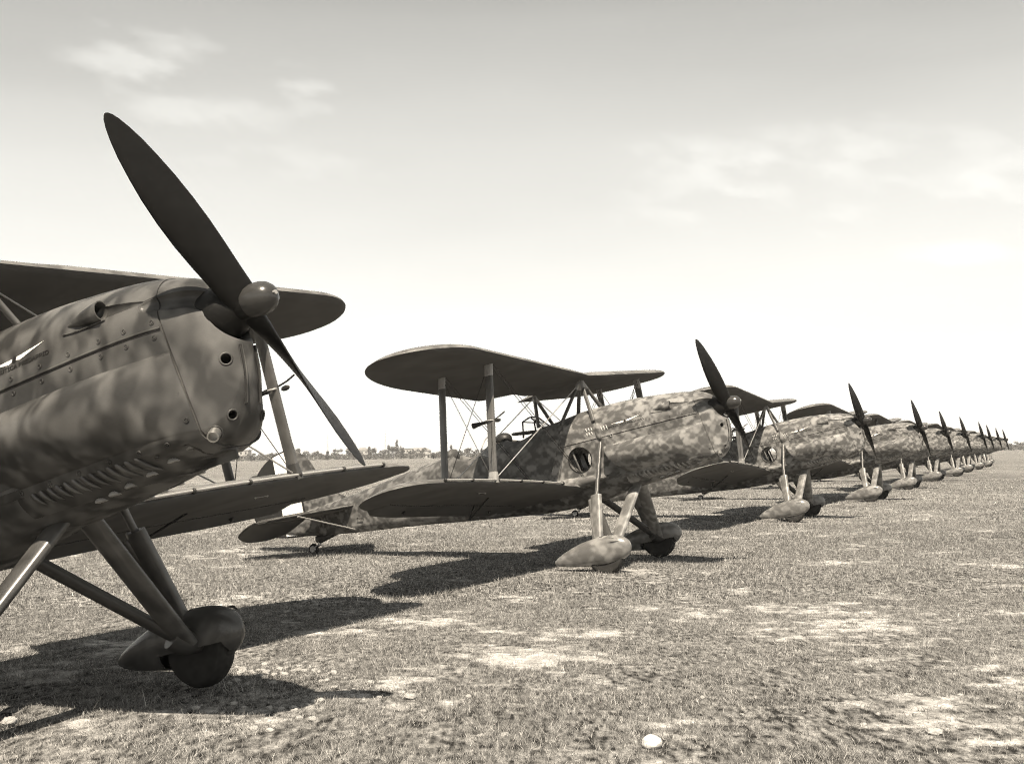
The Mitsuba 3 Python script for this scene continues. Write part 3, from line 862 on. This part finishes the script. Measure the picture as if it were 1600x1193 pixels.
# --- propeller (built at its own angle so that each aircraft can turn it)
HUB = np.array([1.985, 0, 2.095])
def blade(angle, R=1.262):
    ca, sa = math.cos(angle), math.sin(angle)
    r, t = np.array([0, -sa, ca]), np.array([0, -ca, -sa])
    S = []
    for q, ch, beta, th in [(0.03, 0.20, 58, 0.12), (0.10, 0.205, 57, 0.10), (0.18, 0.215, 54, 0.072), (0.28, 0.232, 48, 0.050), (0.40, 0.250, 40, 0.038), (0.52, 0.256, 33, 0.029), (0.64, 0.246, 28, 0.024),
                            (0.74, 0.222, 24, 0.020), (0.83, 0.188, 22, 0.016), (0.90, 0.146, 20, 0.013), (0.95, 0.104, 19, 0.010), (0.98, 0.066, 18, 0.008), (0.995, 0.032, 18, 0.006), (1.0, 0.008, 18, 0.003)]:
        b = math.radians(beta)
        c = -math.sin(b) * np.array([1.0, 0, 0]) + math.cos(b) * t
        n = np.cross(r, c)
        a = np.arange(22) * 2 * np.pi / 22
        x, y = np.cos(a) * ch / 2, np.sin(a) * th / 2 * (1 + 0.3 * np.cos(a))
        S.append(HUB + r * q * R + x[:, None] * c + y[:, None] * n + t * 0.012 * math.sin(math.pi * q))
    return rings(S)


def propeller(key, angle):
    out = {key + "__blade": ply(blade(angle), "prop_paint", 50), key + "__blade_001": ply(blade(angle + math.pi), "prop_paint", 50)}
    sp = lathe([(0.02, 0.05), (0.02, 0.090), (0.05, 0.097), (0.09, 0.098), (0.13, 0.093), (0.165, 0.080), (0.19, 0.060), (0.205, 0.038), (0.210, 0.018), (0.211, 0.004)], HUB + [0.005, 0, 0.004], [1, 0, 0], 36)
    out[key] = ply(lathe([(-0.10, 0.075), (-0.06, 0.085), (0.055, 0.085), (0.06, 0.05)], HUB - [0.03, 0, 0], [1, 0, 0], 24), "prop_paint", 40)
    out[key + "__spinner"] = ply(sp, "spinner_paint", 50)
    out[key + "__starter_dog"] = ply(cat([cyl(HUB + [0.205, 0, 0.004], HUB + [0.224, 0, 0.004], 0.013), box(HUB + [0.214, -0.02, 0.0], HUB + [0.222, 0.02, 0.008])]), "cuff_metal", 40)
    return out


PROP = propeller("propeller", math.radians(40.8))
PROPS = [propeller('propeller', math.radians(40.0)), PROP] + [propeller('propeller', math.radians(40.8 + a)) for a in (1.6, -0.8, 0.6, -2.2, 1.4, -1.0, 2.6, 0.4)]
PROP_LAST = propeller("propeller", math.radians(33.0))


# ------------------------------------------------------------------ ground height, shared by everything that stands on it
def ground_z(x, y):
    return 0.118 * np.exp(-((x + 2.6) ** 2 + (y - 6.4) ** 2) / 11.0) - 0.00025 * np.clip(y - 20, 0, 60) * np.exp(-((y - 45) / 40) ** 2) * 1.0


# ------------------------------------------------------------------ the row
TH = math.radians(12.3)
ROW = [(-2.758, 6.83, -28.12, 0.119, 0.47, 1.66), (1.936, 17.05, -27.0, 0.004, 1.12, -0.10), (7.41, 27.69, -25.0, -0.002, 0, -0.14), (12.56, 37.46, -26.5, -0.021, 0, -0.18), (17.69, 48.10, -26.5, -0.03, 0, -0.14),
       (22.9, 58.5, -27.3, -0.02, 0.2, 0.1), (28.2, 68.6, -26.0, -0.01, -0.3, 0), (33.3, 79.1, -26.9, 0, 0.2, -0.1), (38.5, 89.3, -26.2, 0, 0, 0.1), (43.7, 99.5, -27.1, 0, -0.2, 0), (48.5, 110.0, -26.0, 0, 0.3, 0)]


def rot(axis, a):
    c, s = math.cos(a), math.sin(a)
    R = np.eye(4)
    if axis == "z":
        R[:2, :2] = [[c, -s], [s, c]]
    elif axis == "x":
        R[1:3, 1:3] = [[c, -s], [s, c]]
    else:            # nose up
        R[0, 0], R[0, 2], R[2, 0], R[2, 2] = c, -s, s, c
    return R


def place(x, y, h, z, bank, pitch):
    M = np.eye(4)
    M[:3, 3] = [x, y, z]
    return M @ rot("z", math.radians(h)) @ rot("y", math.radians(pitch)) @ rot("x", math.radians(bank)) @ rot("y", TH)


ORD = ["nearest and largest biplane, its nose and propeller filling the left of the picture", "camouflaged biplane second in the row, seen whole with tail and both wheels",
       "camouflaged biplane third in the row, right behind the propeller of the second one", "camouflaged biplane fourth in the row counted from the camera", "camouflaged biplane fifth in the row counted from the camera",
       "camouflaged biplane sixth in the row, middle one of the eleven", "camouflaged biplane fifth from the far end of the row", "camouflaged biplane fourth from the far end of the row",
       "camouflaged biplane third from the far end of the row", "small distant biplane last but one in the row", "smallest biplane at the far end of the row, propeller blades near the right edge"]
for k, row in enumerate(ROW):
    key = "biplane" + (f"_{k:03d}" if k else "")
    M = place(*row)
    W = T(M)
    prop = PROP_LAST if k == 10 else PROPS[k]
    parts = {**ALL, **prop, **(NEAR if k < 4 else {})}
    for pk, d in parts.items():
        e = {**d, "to_world": W}
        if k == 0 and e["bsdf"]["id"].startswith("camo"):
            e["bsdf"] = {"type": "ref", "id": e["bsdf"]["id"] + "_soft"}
        scene[f"{key}__{pk}"] = e
    labels[key] = {"label": ORD[k], "category": "biplane", "group": "biplanes parked in a row"}
    if k == 1:
        labels[key + "__rudder__white_cross"] = {"label": "white cross painted on the rudder"}

# ------------------------------------------------------------------ field
BARE = [(0.10, 9.39, 1.1, 0.75, 1.0), (3.6, 12.12, 1.6, 1.0, 0.9), (1.71, 9.06, 0.3, 0.35, 0.7), (1.89, 8.13, 0.30, 0.36, 0.9), (3.4, 8.2, 0.6, 0.35, 0.4), (1.9, 6.84, 0.2, 0.25, 0.6), (-5.48, 20.1, 0.9, 1.0, 0.9),
        (-6.43, 18.7, 0.6, 0.9, 0.9), (-0.99, 11.62, 0.5, 0.7, 0.45), (0.65, 8.38, 0.22, 0.3, 0.7), (-8.2, 19.4, 0.7, 0.8, 0.8), (-1.5, 7.4, 0.7, 0.8, 0.42), (-1.0, 8.1, 0.35, 0.4, 0.4), (2.6, 9.0, 0.4, 0.3, 0.35),
        (-7.4, 26.0, 1.6, 1.6, 0.7), (-3.5, 30.0, 1.8, 1.6, 0.5)]


def bare_mask(x, y):
    """Cover of bare pale earth, 0..1, at ground points (drjit): worn places with ragged rims, and a scatter of small ones."""
    mid = fbm(x * 1.1, y * 1.3 + 7, 2.0, 3)
    small = fbm(x * 6.5, y * 7.5, 5.0, 4)
    big = fbm(x * 0.21 + 4.2, y * 0.24 + 1.7, 0.0, 3)
    e = mi.Float(0)
    for cx, cy, rx, ry, k in BARE:
        e = dr.maximum(e, k * dr.exp(-1.1 * (dr.square((x - cx) / rx) + dr.square((y - cy) / ry))))
    n = 0.5 * mid + 0.5 * small
    return smoothstep(0.54, 0.90, 0.34 * e + (n - 0.5) * 1.7 + 0.44 + 0.12 * (big - 0.5))


def field_color(p, n, uv):
    m = bare_mask(p.x, p.y)
    fine = fbm(p.x * 16, p.y * 16, 1.0, 4)
    tiny = noise(p.x * 95, p.y * 95)
    clump = fbm(p.x * 2.4, p.y * 2.4, 3.0, 3)
    streak = fbm(p.x * 0.06, p.y * 0.28, 9.0, 4)
    blade = noise(p.x * 34, p.y * 13, 4.0)
    grass = 0.16 + 0.22 * (fine - 0.5) + 0.14 * (streak - 0.5) + 0.10 * (clump - 0.5) + 0.26 * (blade - 0.5)
    earth = 0.37 + 0.34 * (fine - 0.5)
    return tone(dr.maximum(0.025, (grass * (1 - m) + earth * m) * (0.68 + 0.64 * tiny)))


def field_bump(p, n, uv):
    return 0.02 * fbm(p.x * 9, p.y * 9, 0.0, 3) + 0.008 * noise(p.x * 60, p.y * 60)


scene["field_earth"] = {"type": "twosided", "bsdf": {"type": "bumpmap", "arbitrary": proc(field_bump, 6e-3), "scale": 1.0, "bsdf": {"type": "diffuse", "reflectance": proc(field_color)}}}
gx = np.concatenate([[-4000, -1500, -500, -200, -80, -40], np.linspace(-24, 24, 97), [40, 80, 200, 500, 1500, 4000]])
gy = np.concatenate([[-300, -60, -10], np.linspace(0, 60, 121), [80, 120, 200, 400, 800, 1600, 4000]])
GX, GY = np.meshgrid(gx, gy, indexing="ij")
scene["field"] = ply(grid(np.stack([GX, GY, ground_z(GX, GY)], -1), True), "field_earth", True)
labels["field"] = {"label": "dry short-cropped airfield turf with bare pale patches", "category": "ground", "kind": "structure"}

# grass: single blades, dense near the camera and coarser tussock blades farther off
rng = np.random.default_rng(7)


def blades(n, y0, y1, h0, h1, w, lean, keep):
    y = np.sqrt(rng.uniform(y0 ** 2, y1 ** 2, n))
    x = y * rng.uniform(-0.56, 0.56, n)
    m = np.array(bare_mask(mi.Float(x), mi.Float(y)))
    tuft = np.array(fbm(mi.Float(x * 2.1), mi.Float(y * 2.1), mi.Float(8.0), 3))
    ok = rng.uniform(0, 1, n) < np.clip(1.0 - keep * m, 0.03, 1) * np.clip(0.35 + 1.6 * (tuft - 0.2), 0.2, 1)
    x, y, tuft = x[ok], y[ok], tuft[ok]
    n = len(x)
    h = rng.uniform(h0, h1, n) * (0.55 + 0.9 * tuft)
    a, b = rng.uniform(0, 2 * np.pi, n), rng.uniform(0, 2 * np.pi, n)
    z = ground_z(x, y)
    l = h * rng.uniform(0.2, lean, n)
    ww = w * rng.uniform(0.6, 1.4, n)
    p = np.stack([x, y, z - 0.004], -1)
    d = np.stack([np.cos(a), np.sin(a), 0 * a], -1) * ww[:, None] / 2
    t = p + np.stack([np.cos(b) * l, np.sin(b) * l, h], -1)
    v = np.stack([p - d, p + d, t], 1).reshape(-1, 3)
    g = np.clip(np.exp(rng.normal(math.log(0.232), 0.58, n)), 0.04, 0.6) * (0.8 + 0.4 * (tuft - 0.4))
    c = np.repeat(np.stack([g, g * 0.985, g * 0.955], -1), 3, 0)
    return v, c


BL = [blades(430000, 5.2, 13, 0.014, 0.045, 0.0042, 1.2, 0.93), blades(300000, 13, 26, 0.022, 0.065, 0.0085, 1.0, 0.95), blades(190000, 26, 60, 0.03, 0.075, 0.020, 0.9, 0.9), blades(7000, 5.4, 24, 0.08, 0.15, 0.004, 0.7, 0.9)]
V, C = np.vstack([b[0] for b in BL]), np.vstack([b[1] for b in BL])
scene["grass_blade"] = {"type": "twosided", "bsdf": {"type": "diffuse", "reflectance": {"type": "mesh_attribute", "name": "vertex_color"}}}
scene["grass"] = ply(tm(V, np.arange(len(V)).reshape(-1, 3)), "grass_blade", False, color=C)
labels["grass"] = {"label": "short dry grass blades growing over the airfield", "category": "grass", "kind": "stuff"}

# ------------------------------------------------------------------ stones
def stone_fn(p, n, uv):
    a = fbm(p.x * 40, p.y * 40, p.z * 40, 3)
    return tone(0.34 + 0.22 * (a - 0.5))


scene["stone_skin"] = {"type": "twosided", "bsdf": {"type": "diffuse", "reflectance": proc(stone_fn)}}
def pale_stone_fn(p, n, uv):
    return tone(0.50 + 0.24 * (fbm(p.x * 60, p.y * 60, p.z * 60, 3) - 0.5))


scene["stone_pale"] = {"type": "twosided", "bsdf": {"type": "diffuse", "reflectance": proc(pale_stone_fn)}}


def pebble(seed, flat=0.6):
    m = trimesh.creation.icosphere(subdivisions=3)
    v = m.vertices
    v = v * (0.66 + 0.42 * meshkit.fbm(v * 1.3 + seed * 3.7, 3, seed) + 0.22 * np.abs(meshkit.noise(v * 2.6 + seed, seed) - 0.5) * 2)[:, None]
    m.vertices = v * [1.0, 0.8, flat]
    return m


PEB = [ply(pebble(k, f), "stone_skin", True) for k, f in enumerate((0.6, 0.5, 0.42, 0.7))]


def stone(name, x, y, r, kind=0, turn=0.0, lift=0.25):
    key = numbered_scene(name)
    scene[key] = {**PEB[kind], "to_world": T().translate([x, y, float(ground_z(x, y)) + r * lift]) @ T().rotate([0, 0, 1], turn) @ T().scale(r)}
    return key


def numbered_scene(key):
    if key not in scene:
        return key
    k = 1
    while f"{key}_{k:03d}" in scene:
        k += 1
    return f"{key}_{k:03d}"


boulder = trimesh.creation.icosphere(subdivisions=4)
boulder.vertices = boulder.vertices * (0.72 + 0.46 * meshkit.fbm(boulder.vertices * 1.1 + 4.1, 5, 3))[:, None] * [1.08, 0.85, 0.80]
k = stone("white_stone", 0.785, 6.42, 0.062, 3, 20, 0.38)
scene[k] = {**ply(boulder, "stone_pale", True), "to_world": scene[k]["to_world"]}
labels[k] = {"label": "large smooth white stone lying alone in the front turf, right of centre", "category": "stone"}
k = stone("white_stone", -3.16, 6.85, 0.055, 0, 70, 0.5)
labels[k] = {"label": "pale stone in the lower left corner of the picture", "category": "stone"}
k = stone("flat_stone", 2.56, 6.76, 0.06, 2, 10, 0.2)
labels[k] = {"label": "flat pale stone at the front right, farthest right of the front ones", "category": "stone"}
k = stone("flat_stone", -0.74, 7.62, 0.05, 2, 40, 0.3)
labels[k] = {"label": "flat pale stone left of centre among the grass of the foreground", "category": "stone"}
k = stone("shaded_stone", -2.42, 8.10, 0.055, 1, 0, 0.3)
labels[k] = {"label": "flat stone lying in the shade behind the nearest wheel", "category": "stone"}
loose = [(2.3, 6.85, .03), (2.2, 6.98, .028), (-0.96, 7.66, .03), (-1.43, 8.58, .035), (-1.81, 8.15, .035), (-0.22, 6.61, .03), (-0.07, 6.65, .035), (-4.72, 15.0, .06)]
loose += [(float(rng.normal(-1.6, 0.5)), float(rng.normal(7.5, 0.5)), float(rng.uniform(.015, .036))) for _ in range(34)]
loose += [(float(rng.normal(2.2, 0.7)), float(rng.normal(7.4, 0.6)), float(rng.uniform(.012, .028))) for _ in range(12)]
for q, (x, y, r) in enumerate(loose):
    k = stone("stone", x, y, r, q % 4, q * 47.0, 0.08)
    labels[k] = {"label": "small pale stone scattered in the foreground turf", "category": "stone", "group": "small stones in the foreground turf"}
for q in range(44):
    x, y = float(rng.normal(-1.95, 0.24)), float(rng.normal(8.62, 0.16))
    k = stone("pebble", x, y, float(rng.uniform(.016, .042)), q % 4, q * 31.0, 0.15)
    labels[k] = {"label": "rounded pebble in the heap beside the nearest wheel", "category": "stone", "group": "pebbles beside the nearest wheel"}

# ------------------------------------------------------------------ the far edge of the field: trees, hedge, houses, masts
def foliage_fn(p, n, uv):
    return tone(0.10 + 0.06 * (noise(p.x * 1.3, p.y * 1.3, p.z * 1.3) - 0.5))


scene["foliage"] = {"type": "twosided", "bsdf": {"type": "diffuse", "reflectance": proc(foliage_fn)}}
scene["bark"] = {"type": "twosided", "bsdf": {"type": "diffuse", "reflectance": rgb(0.06)}}


def plaster_fn(p, n, uv):
    return tone(0.36 + 0.12 * (fbm(p.x * 0.6, p.y * 0.6, p.z * 0.9, 3) - 0.5))


scene["plaster"] = {"type": "twosided", "bsdf": {"type": "diffuse", "reflectance": proc(plaster_fn)}}
scene["roof_tile"] = {"type": "twosided", "bsdf": {"type": "diffuse", "reflectance": rgb(0.24)}}
scene["window_dark"] = {"type": "twosided", "bsdf": {"type": "principled", "base_color": rgb(0.04), "roughness": 0.25}}


def crown(kind, seed):
    """Leaf clumps filling a crown of unit height, with gaps."""
    r = np.random.default_rng(100 + seed)
    lobes = {"round": 9, "poplar": 8, "loose": 12}[kind]
    cs = []
    for i in range(lobes):
        if kind == "poplar":
            t = (i + 0.6) / lobes
            cs.append((r.normal(0, 0.03), r.normal(0, 0.03), 0.12 + 0.82 * t, 0.13 * (1 - 0.6 * t) + 0.03))
        else:
            a, d, h = r.uniform(0, 2 * np.pi), r.uniform(0.05, 0.34), r.uniform(0.22, 0.84)
            cs.append((math.cos(a) * d, math.sin(a) * d, h, r.uniform(0.11, 0.2) * (1.1 - 0.45 * h)))
    P = []
    for cx, cy, cz, rad in cs:
        n = 130 if kind != "poplar" else 110
        u = r.normal(size=(n, 3))
        u /= np.linalg.norm(u, axis=1, keepdims=True)
        P.append(np.array([cx, cy, cz]) + u * rad * r.uniform(0.45, 1.12, (n, 1)) * [1, 1, 1.1])
    P = np.vstack(P)
    n = len(P)
    a, b = r.normal(size=(n, 3)), r.normal(size=(n, 3))
    s = r.uniform(0.016, 0.034, (n, 1))
    a = a / np.linalg.norm(a, axis=1, keepdims=True) * s
    b = b / np.linalg.norm(b, axis=1, keepdims=True) * s
    v = np.stack([P - a, P + b, P + a, P - b], 1).reshape(-1, 3)
    i = np.arange(n)[:, None] * 4
    f = np.vstack([i + [0, 1, 2], i + [0, 2, 3]])
    return tm(v, f), cs


def trunk(cs, kind):
    ms = [tube([[0, 0, -0.01], [0.004, 0, 0.2], [-0.004, 0.004, 0.5], [0, 0, 0.75]], [0.024, 0.018, 0.012, 0.004], 7)]
    for cx, cy, cz, rad in cs[::2]:
        ms.append(tube([[0, 0, max(0.1, cz - 0.22)], [cx * 0.6, cy * 0.6, cz - 0.06], [cx, cy, cz]], [0.010, 0.007, 0.003], 5))
    return cat(ms)


KINDS = {}
for kind in ("round", "poplar", "loose"):
    for v in range(3):
        c, cs = crown(kind, v + {"round": 0, "poplar": 10, "loose": 20}[kind])
        KINDS[kind, v] = (ply(c, "foliage", False), ply(trunk(cs, kind), "bark", 60))
WORD = {"round": "broad round-headed tree", "poplar": "slim upright poplar", "loose": "loose bushy tree"}
ROLLS = ROLL


def far_point(u, dist):
    """Ground point on the far side of the field in the direction of a column u of the picture."""
    return (u - 800) / 1686.8 * dist, dist


TREES = [(348, 14, 24, "round"), (360, 15, 20, "loose"), (392, 13, 18, "round"), (408, 12, 18, "loose"), (424, 13, 16, "round"), (441, 14, 18, "loose"), (455, 15, 16, "round"), (463, 20, 16, "loose"), (477, 15, 18, "round"),
         (497, 14, 24, "round"), (511, 14, 10, "poplar"), (524, 18, 22, "loose"), (545, 21, 22, "loose"), (552, 23, 8, "poplar"), (561, 13, 16, "round"), (576, 19, 10, "poplar"), (583, 19, 14, "loose"), (597, 15, 22, "round"),
         (606, 21, 9, "poplar"), (614, 21, 20, "loose"), (619, 28, 8, "poplar"), (627, 22, 14, "loose"), (643, 13, 18, "round"), (657, 17, 20, "round"), (676, 11, 18, "loose"), (690, 12, 22, "round"), (704, 20, 8, "poplar"), (712, 14, 22, "round"),
         (728, 16, 20, "loose"), (741, 14, 18, "round"), (757, 15, 20, "loose"), (780, 13, 22, "round"), (806, 15, 22, "loose"), (1548, 7, 12, "round"), (1562, 9, 16, "loose"), (1577, 12, 16, "round"), (1592, 15, 20, "loose"), (1606, 18, 24, "round"), (1626, 16, 22, "loose"),
         (318, 15, 22, "round"), (296, 13, 20, "loose"), (262, 16, 24, "round")]
for q, (u, h, w, kind) in enumerate(TREES):
    d = 640 + 60 * math.sin(q * 2.3)
    x, y = far_point(u, d)
    H = h / 1686.8 * d * 1.08
    Wd = w / 1686.8 * d / (0.80 if kind != "poplar" else 0.40)
    key = numbered_scene_top = None
    base = {"round": "round_tree", "poplar": "poplar_tree", "loose": "bushy_tree"}[kind]
    key, n = base, 0
    while key + "__crown" in scene:
        n += 1
        key = f"{base}_{n:03d}"
    M = T().translate([x, y, -0.1]) @ T().rotate([0, 0, 1], 67.0 * q) @ T().scale([Wd, Wd, H])
    c, t = KINDS[kind, q % 3]
    scene[key + "__crown"] = {**c, "to_world": M}
    scene[key + "__trunk"] = {**t, "to_world": M}
    where = "at the far right end of the horizon" if u > 1500 else "in the tree line beyond the field"
    labels[key] = {"label": f"{WORD[kind]} {where}", "category": "tree", "group": f"{WORD[kind]}s {where}"}
    if u == 619:
        labels[key] = {"label": "tallest poplar of the far tree line, sharp-tipped and dark", "category": "tree"}
    if u == 1606:
        labels[key] = {"label": "broad tree cut by the right edge of the picture, on the horizon", "category": "tree"}

# low hedge running along the tree line: one ragged mass
P = []
r = np.random.default_rng(5)
for a, b, n in ((230, 900, 9000), (1535, 1680, 2500)):
    u = r.uniform(a, b, n)
    d = r.uniform(630, 650, n)
    top = 2.2 + 1.6 * meshkit.fbm(np.stack([u * 0.13, u * 0, u * 0], -1), 3, 2)
    P.append(np.stack([(u - 800) / 1686.8 * d, d, top * r.uniform(0, 1, n) ** 0.7], -1))
P = np.vstack(P)
n = len(P)
a, b = r.normal(size=(n, 3)) * 0.32, r.normal(size=(n, 3)) * 0.32
v = np.stack([P - a, P + b, P + a, P - b], 1).reshape(-1, 3)
i = np.arange(n)[:, None] * 4
scene["hedge"] = ply(tm(v, np.vstack([i + [0, 1, 2], i + [0, 2, 3]])), "foliage", False)
labels["hedge"] = {"label": "low ragged hedge along the far edge of the airfield", "category": "hedge", "kind": "stuff"}


def house(name, u, d, wid, hgt, dep, label, flat=False, storeys=2, cols=4, rise=1.6):
    x, y = far_point(u, d)
    at = T().translate([x, y, 0])
    key = numbered_house(name)
    p = {"wall": (box([-wid / 2, -dep / 2, 0], [wid / 2, dep / 2, hgt]), "plaster")}
    if flat:
        p["roof"] = (box([-wid / 2 - 0.4, -dep / 2 - 0.4, hgt + 0.003], [wid / 2 + 0.4, dep / 2 + 0.4, hgt + 0.35]), "roof_tile")
    else:
        e = 0.5
        V = [[-wid / 2 - e, -dep / 2 - e, hgt], [wid / 2 + e, -dep / 2 - e, hgt], [wid / 2 + e, dep / 2 + e, hgt], [-wid / 2 - e, dep / 2 + e, hgt], [-wid / 2 + dep * 0.3, 0, hgt + rise], [wid / 2 - dep * 0.3, 0, hgt + rise]]
        p["roof"] = (tm(V, [[0, 1, 5], [0, 5, 4], [1, 2, 5], [2, 3, 4], [2, 4, 5], [3, 0, 4], [0, 2, 1], [0, 3, 2]]), "roof_tile")
    for f in range(storeys):
        for c in range(cols):
            cx, cz = -wid / 2 + (c + 0.5) * wid / cols, hgt * (f + 0.5) / storeys
            nm = "window" if f == c == 0 else f"window_{f * cols + c:03d}"
            p[nm] = (box([cx - 0.5, -dep / 2 - 0.05, cz - 0.7], [cx + 0.5, -dep / 2 + 0.05, cz + 0.7]), "window_dark")
    for kk, (m, bs) in p.items():
        scene[f"{key}__{kk}"] = {**ply(m, bs, False), "to_world": at}
    labels[key] = {"label": label, "category": "building"}


def numbered_house(key):
    out, n = key, 0
    while out + "__wall" in scene:
        n += 1
        out = f"{key}_{n:03d}"
    return out


house("white_villa", 375, 690, 12, 6.6, 9, "pale flat-roofed villa among the trees at the left end of the tree line", True, 2, 4)
house("low_house", 345, 655, 11, 2.6, 8, "low house with a hipped roof left of the flat-roofed villa", False, 1, 3, 2.0)
house("arcaded_house", 424, 660, 8, 3.4, 7, "small white house behind the second biplane's rudder", True, 1, 4)
house("white_hut", 668, 600, 3.2, 2.5, 3, "small white hut standing alone before the hedge", False, 1, 1, 0.9)
house("long_shed", 655, 820, 16, 5.6, 12, "long pale shed behind the trees, left of the white hut", False, 1, 6, 2.2)
house("far_house", 566, 800, 9, 6.4, 10, "pale house showing between the bushy trees left of the tall poplars", False, 2, 3, 2.0)
house("far_house", 634, 810, 9, 7.0, 10, "pale flat-topped house right of the tallest poplar", True, 2, 4)
for u, h, lab in ((511, 15.0, "thin mast rising left in the tree line"), (601, 17.0, "taller thin mast rising near the poplars")):
    x, y = far_point(u, 900)
    ms = [tube([[0, 0, 0], [0, 0, h + 6]], [0.10, 0.05], 6)]
    for s in (-1, 1):
        ms.append(tube([[s * 1.1, 0, 0], [0, 0, h]], 0.04, 4))
    key = "mast" if "mast" not in scene else "mast_001"
    scene[key] = {**ply(cat(ms), "roof_tile", False), "to_world": T().translate([x, y, 0])}
    labels[key] = {"label": lab, "category": "mast"}

# ------------------------------------------------------------------ air: the far tree line fades a little into the milky daylight
scene["air"] = {"type": "homogeneous", "albedo": {"type": "rgb", "value": [0.95, 0.95, 0.95]}, "sigma_t": {"type": "rgb", "value": [0.00022, 0.00022, 0.00022]}}
scene["haze"] = {"type": "cube", "to_world": T().translate([0, 1000, 29]) @ T().scale([4200, 3300, 31]), "bsdf": {"type": "null"}, "interior": {"type": "ref", "id": "air"}}
labels["haze"] = {"label": "thin summer haze lying over the airfield", "category": "haze", "kind": "stuff"}
scene["camera"]["medium"] = {"type": "ref", "id": "air"}
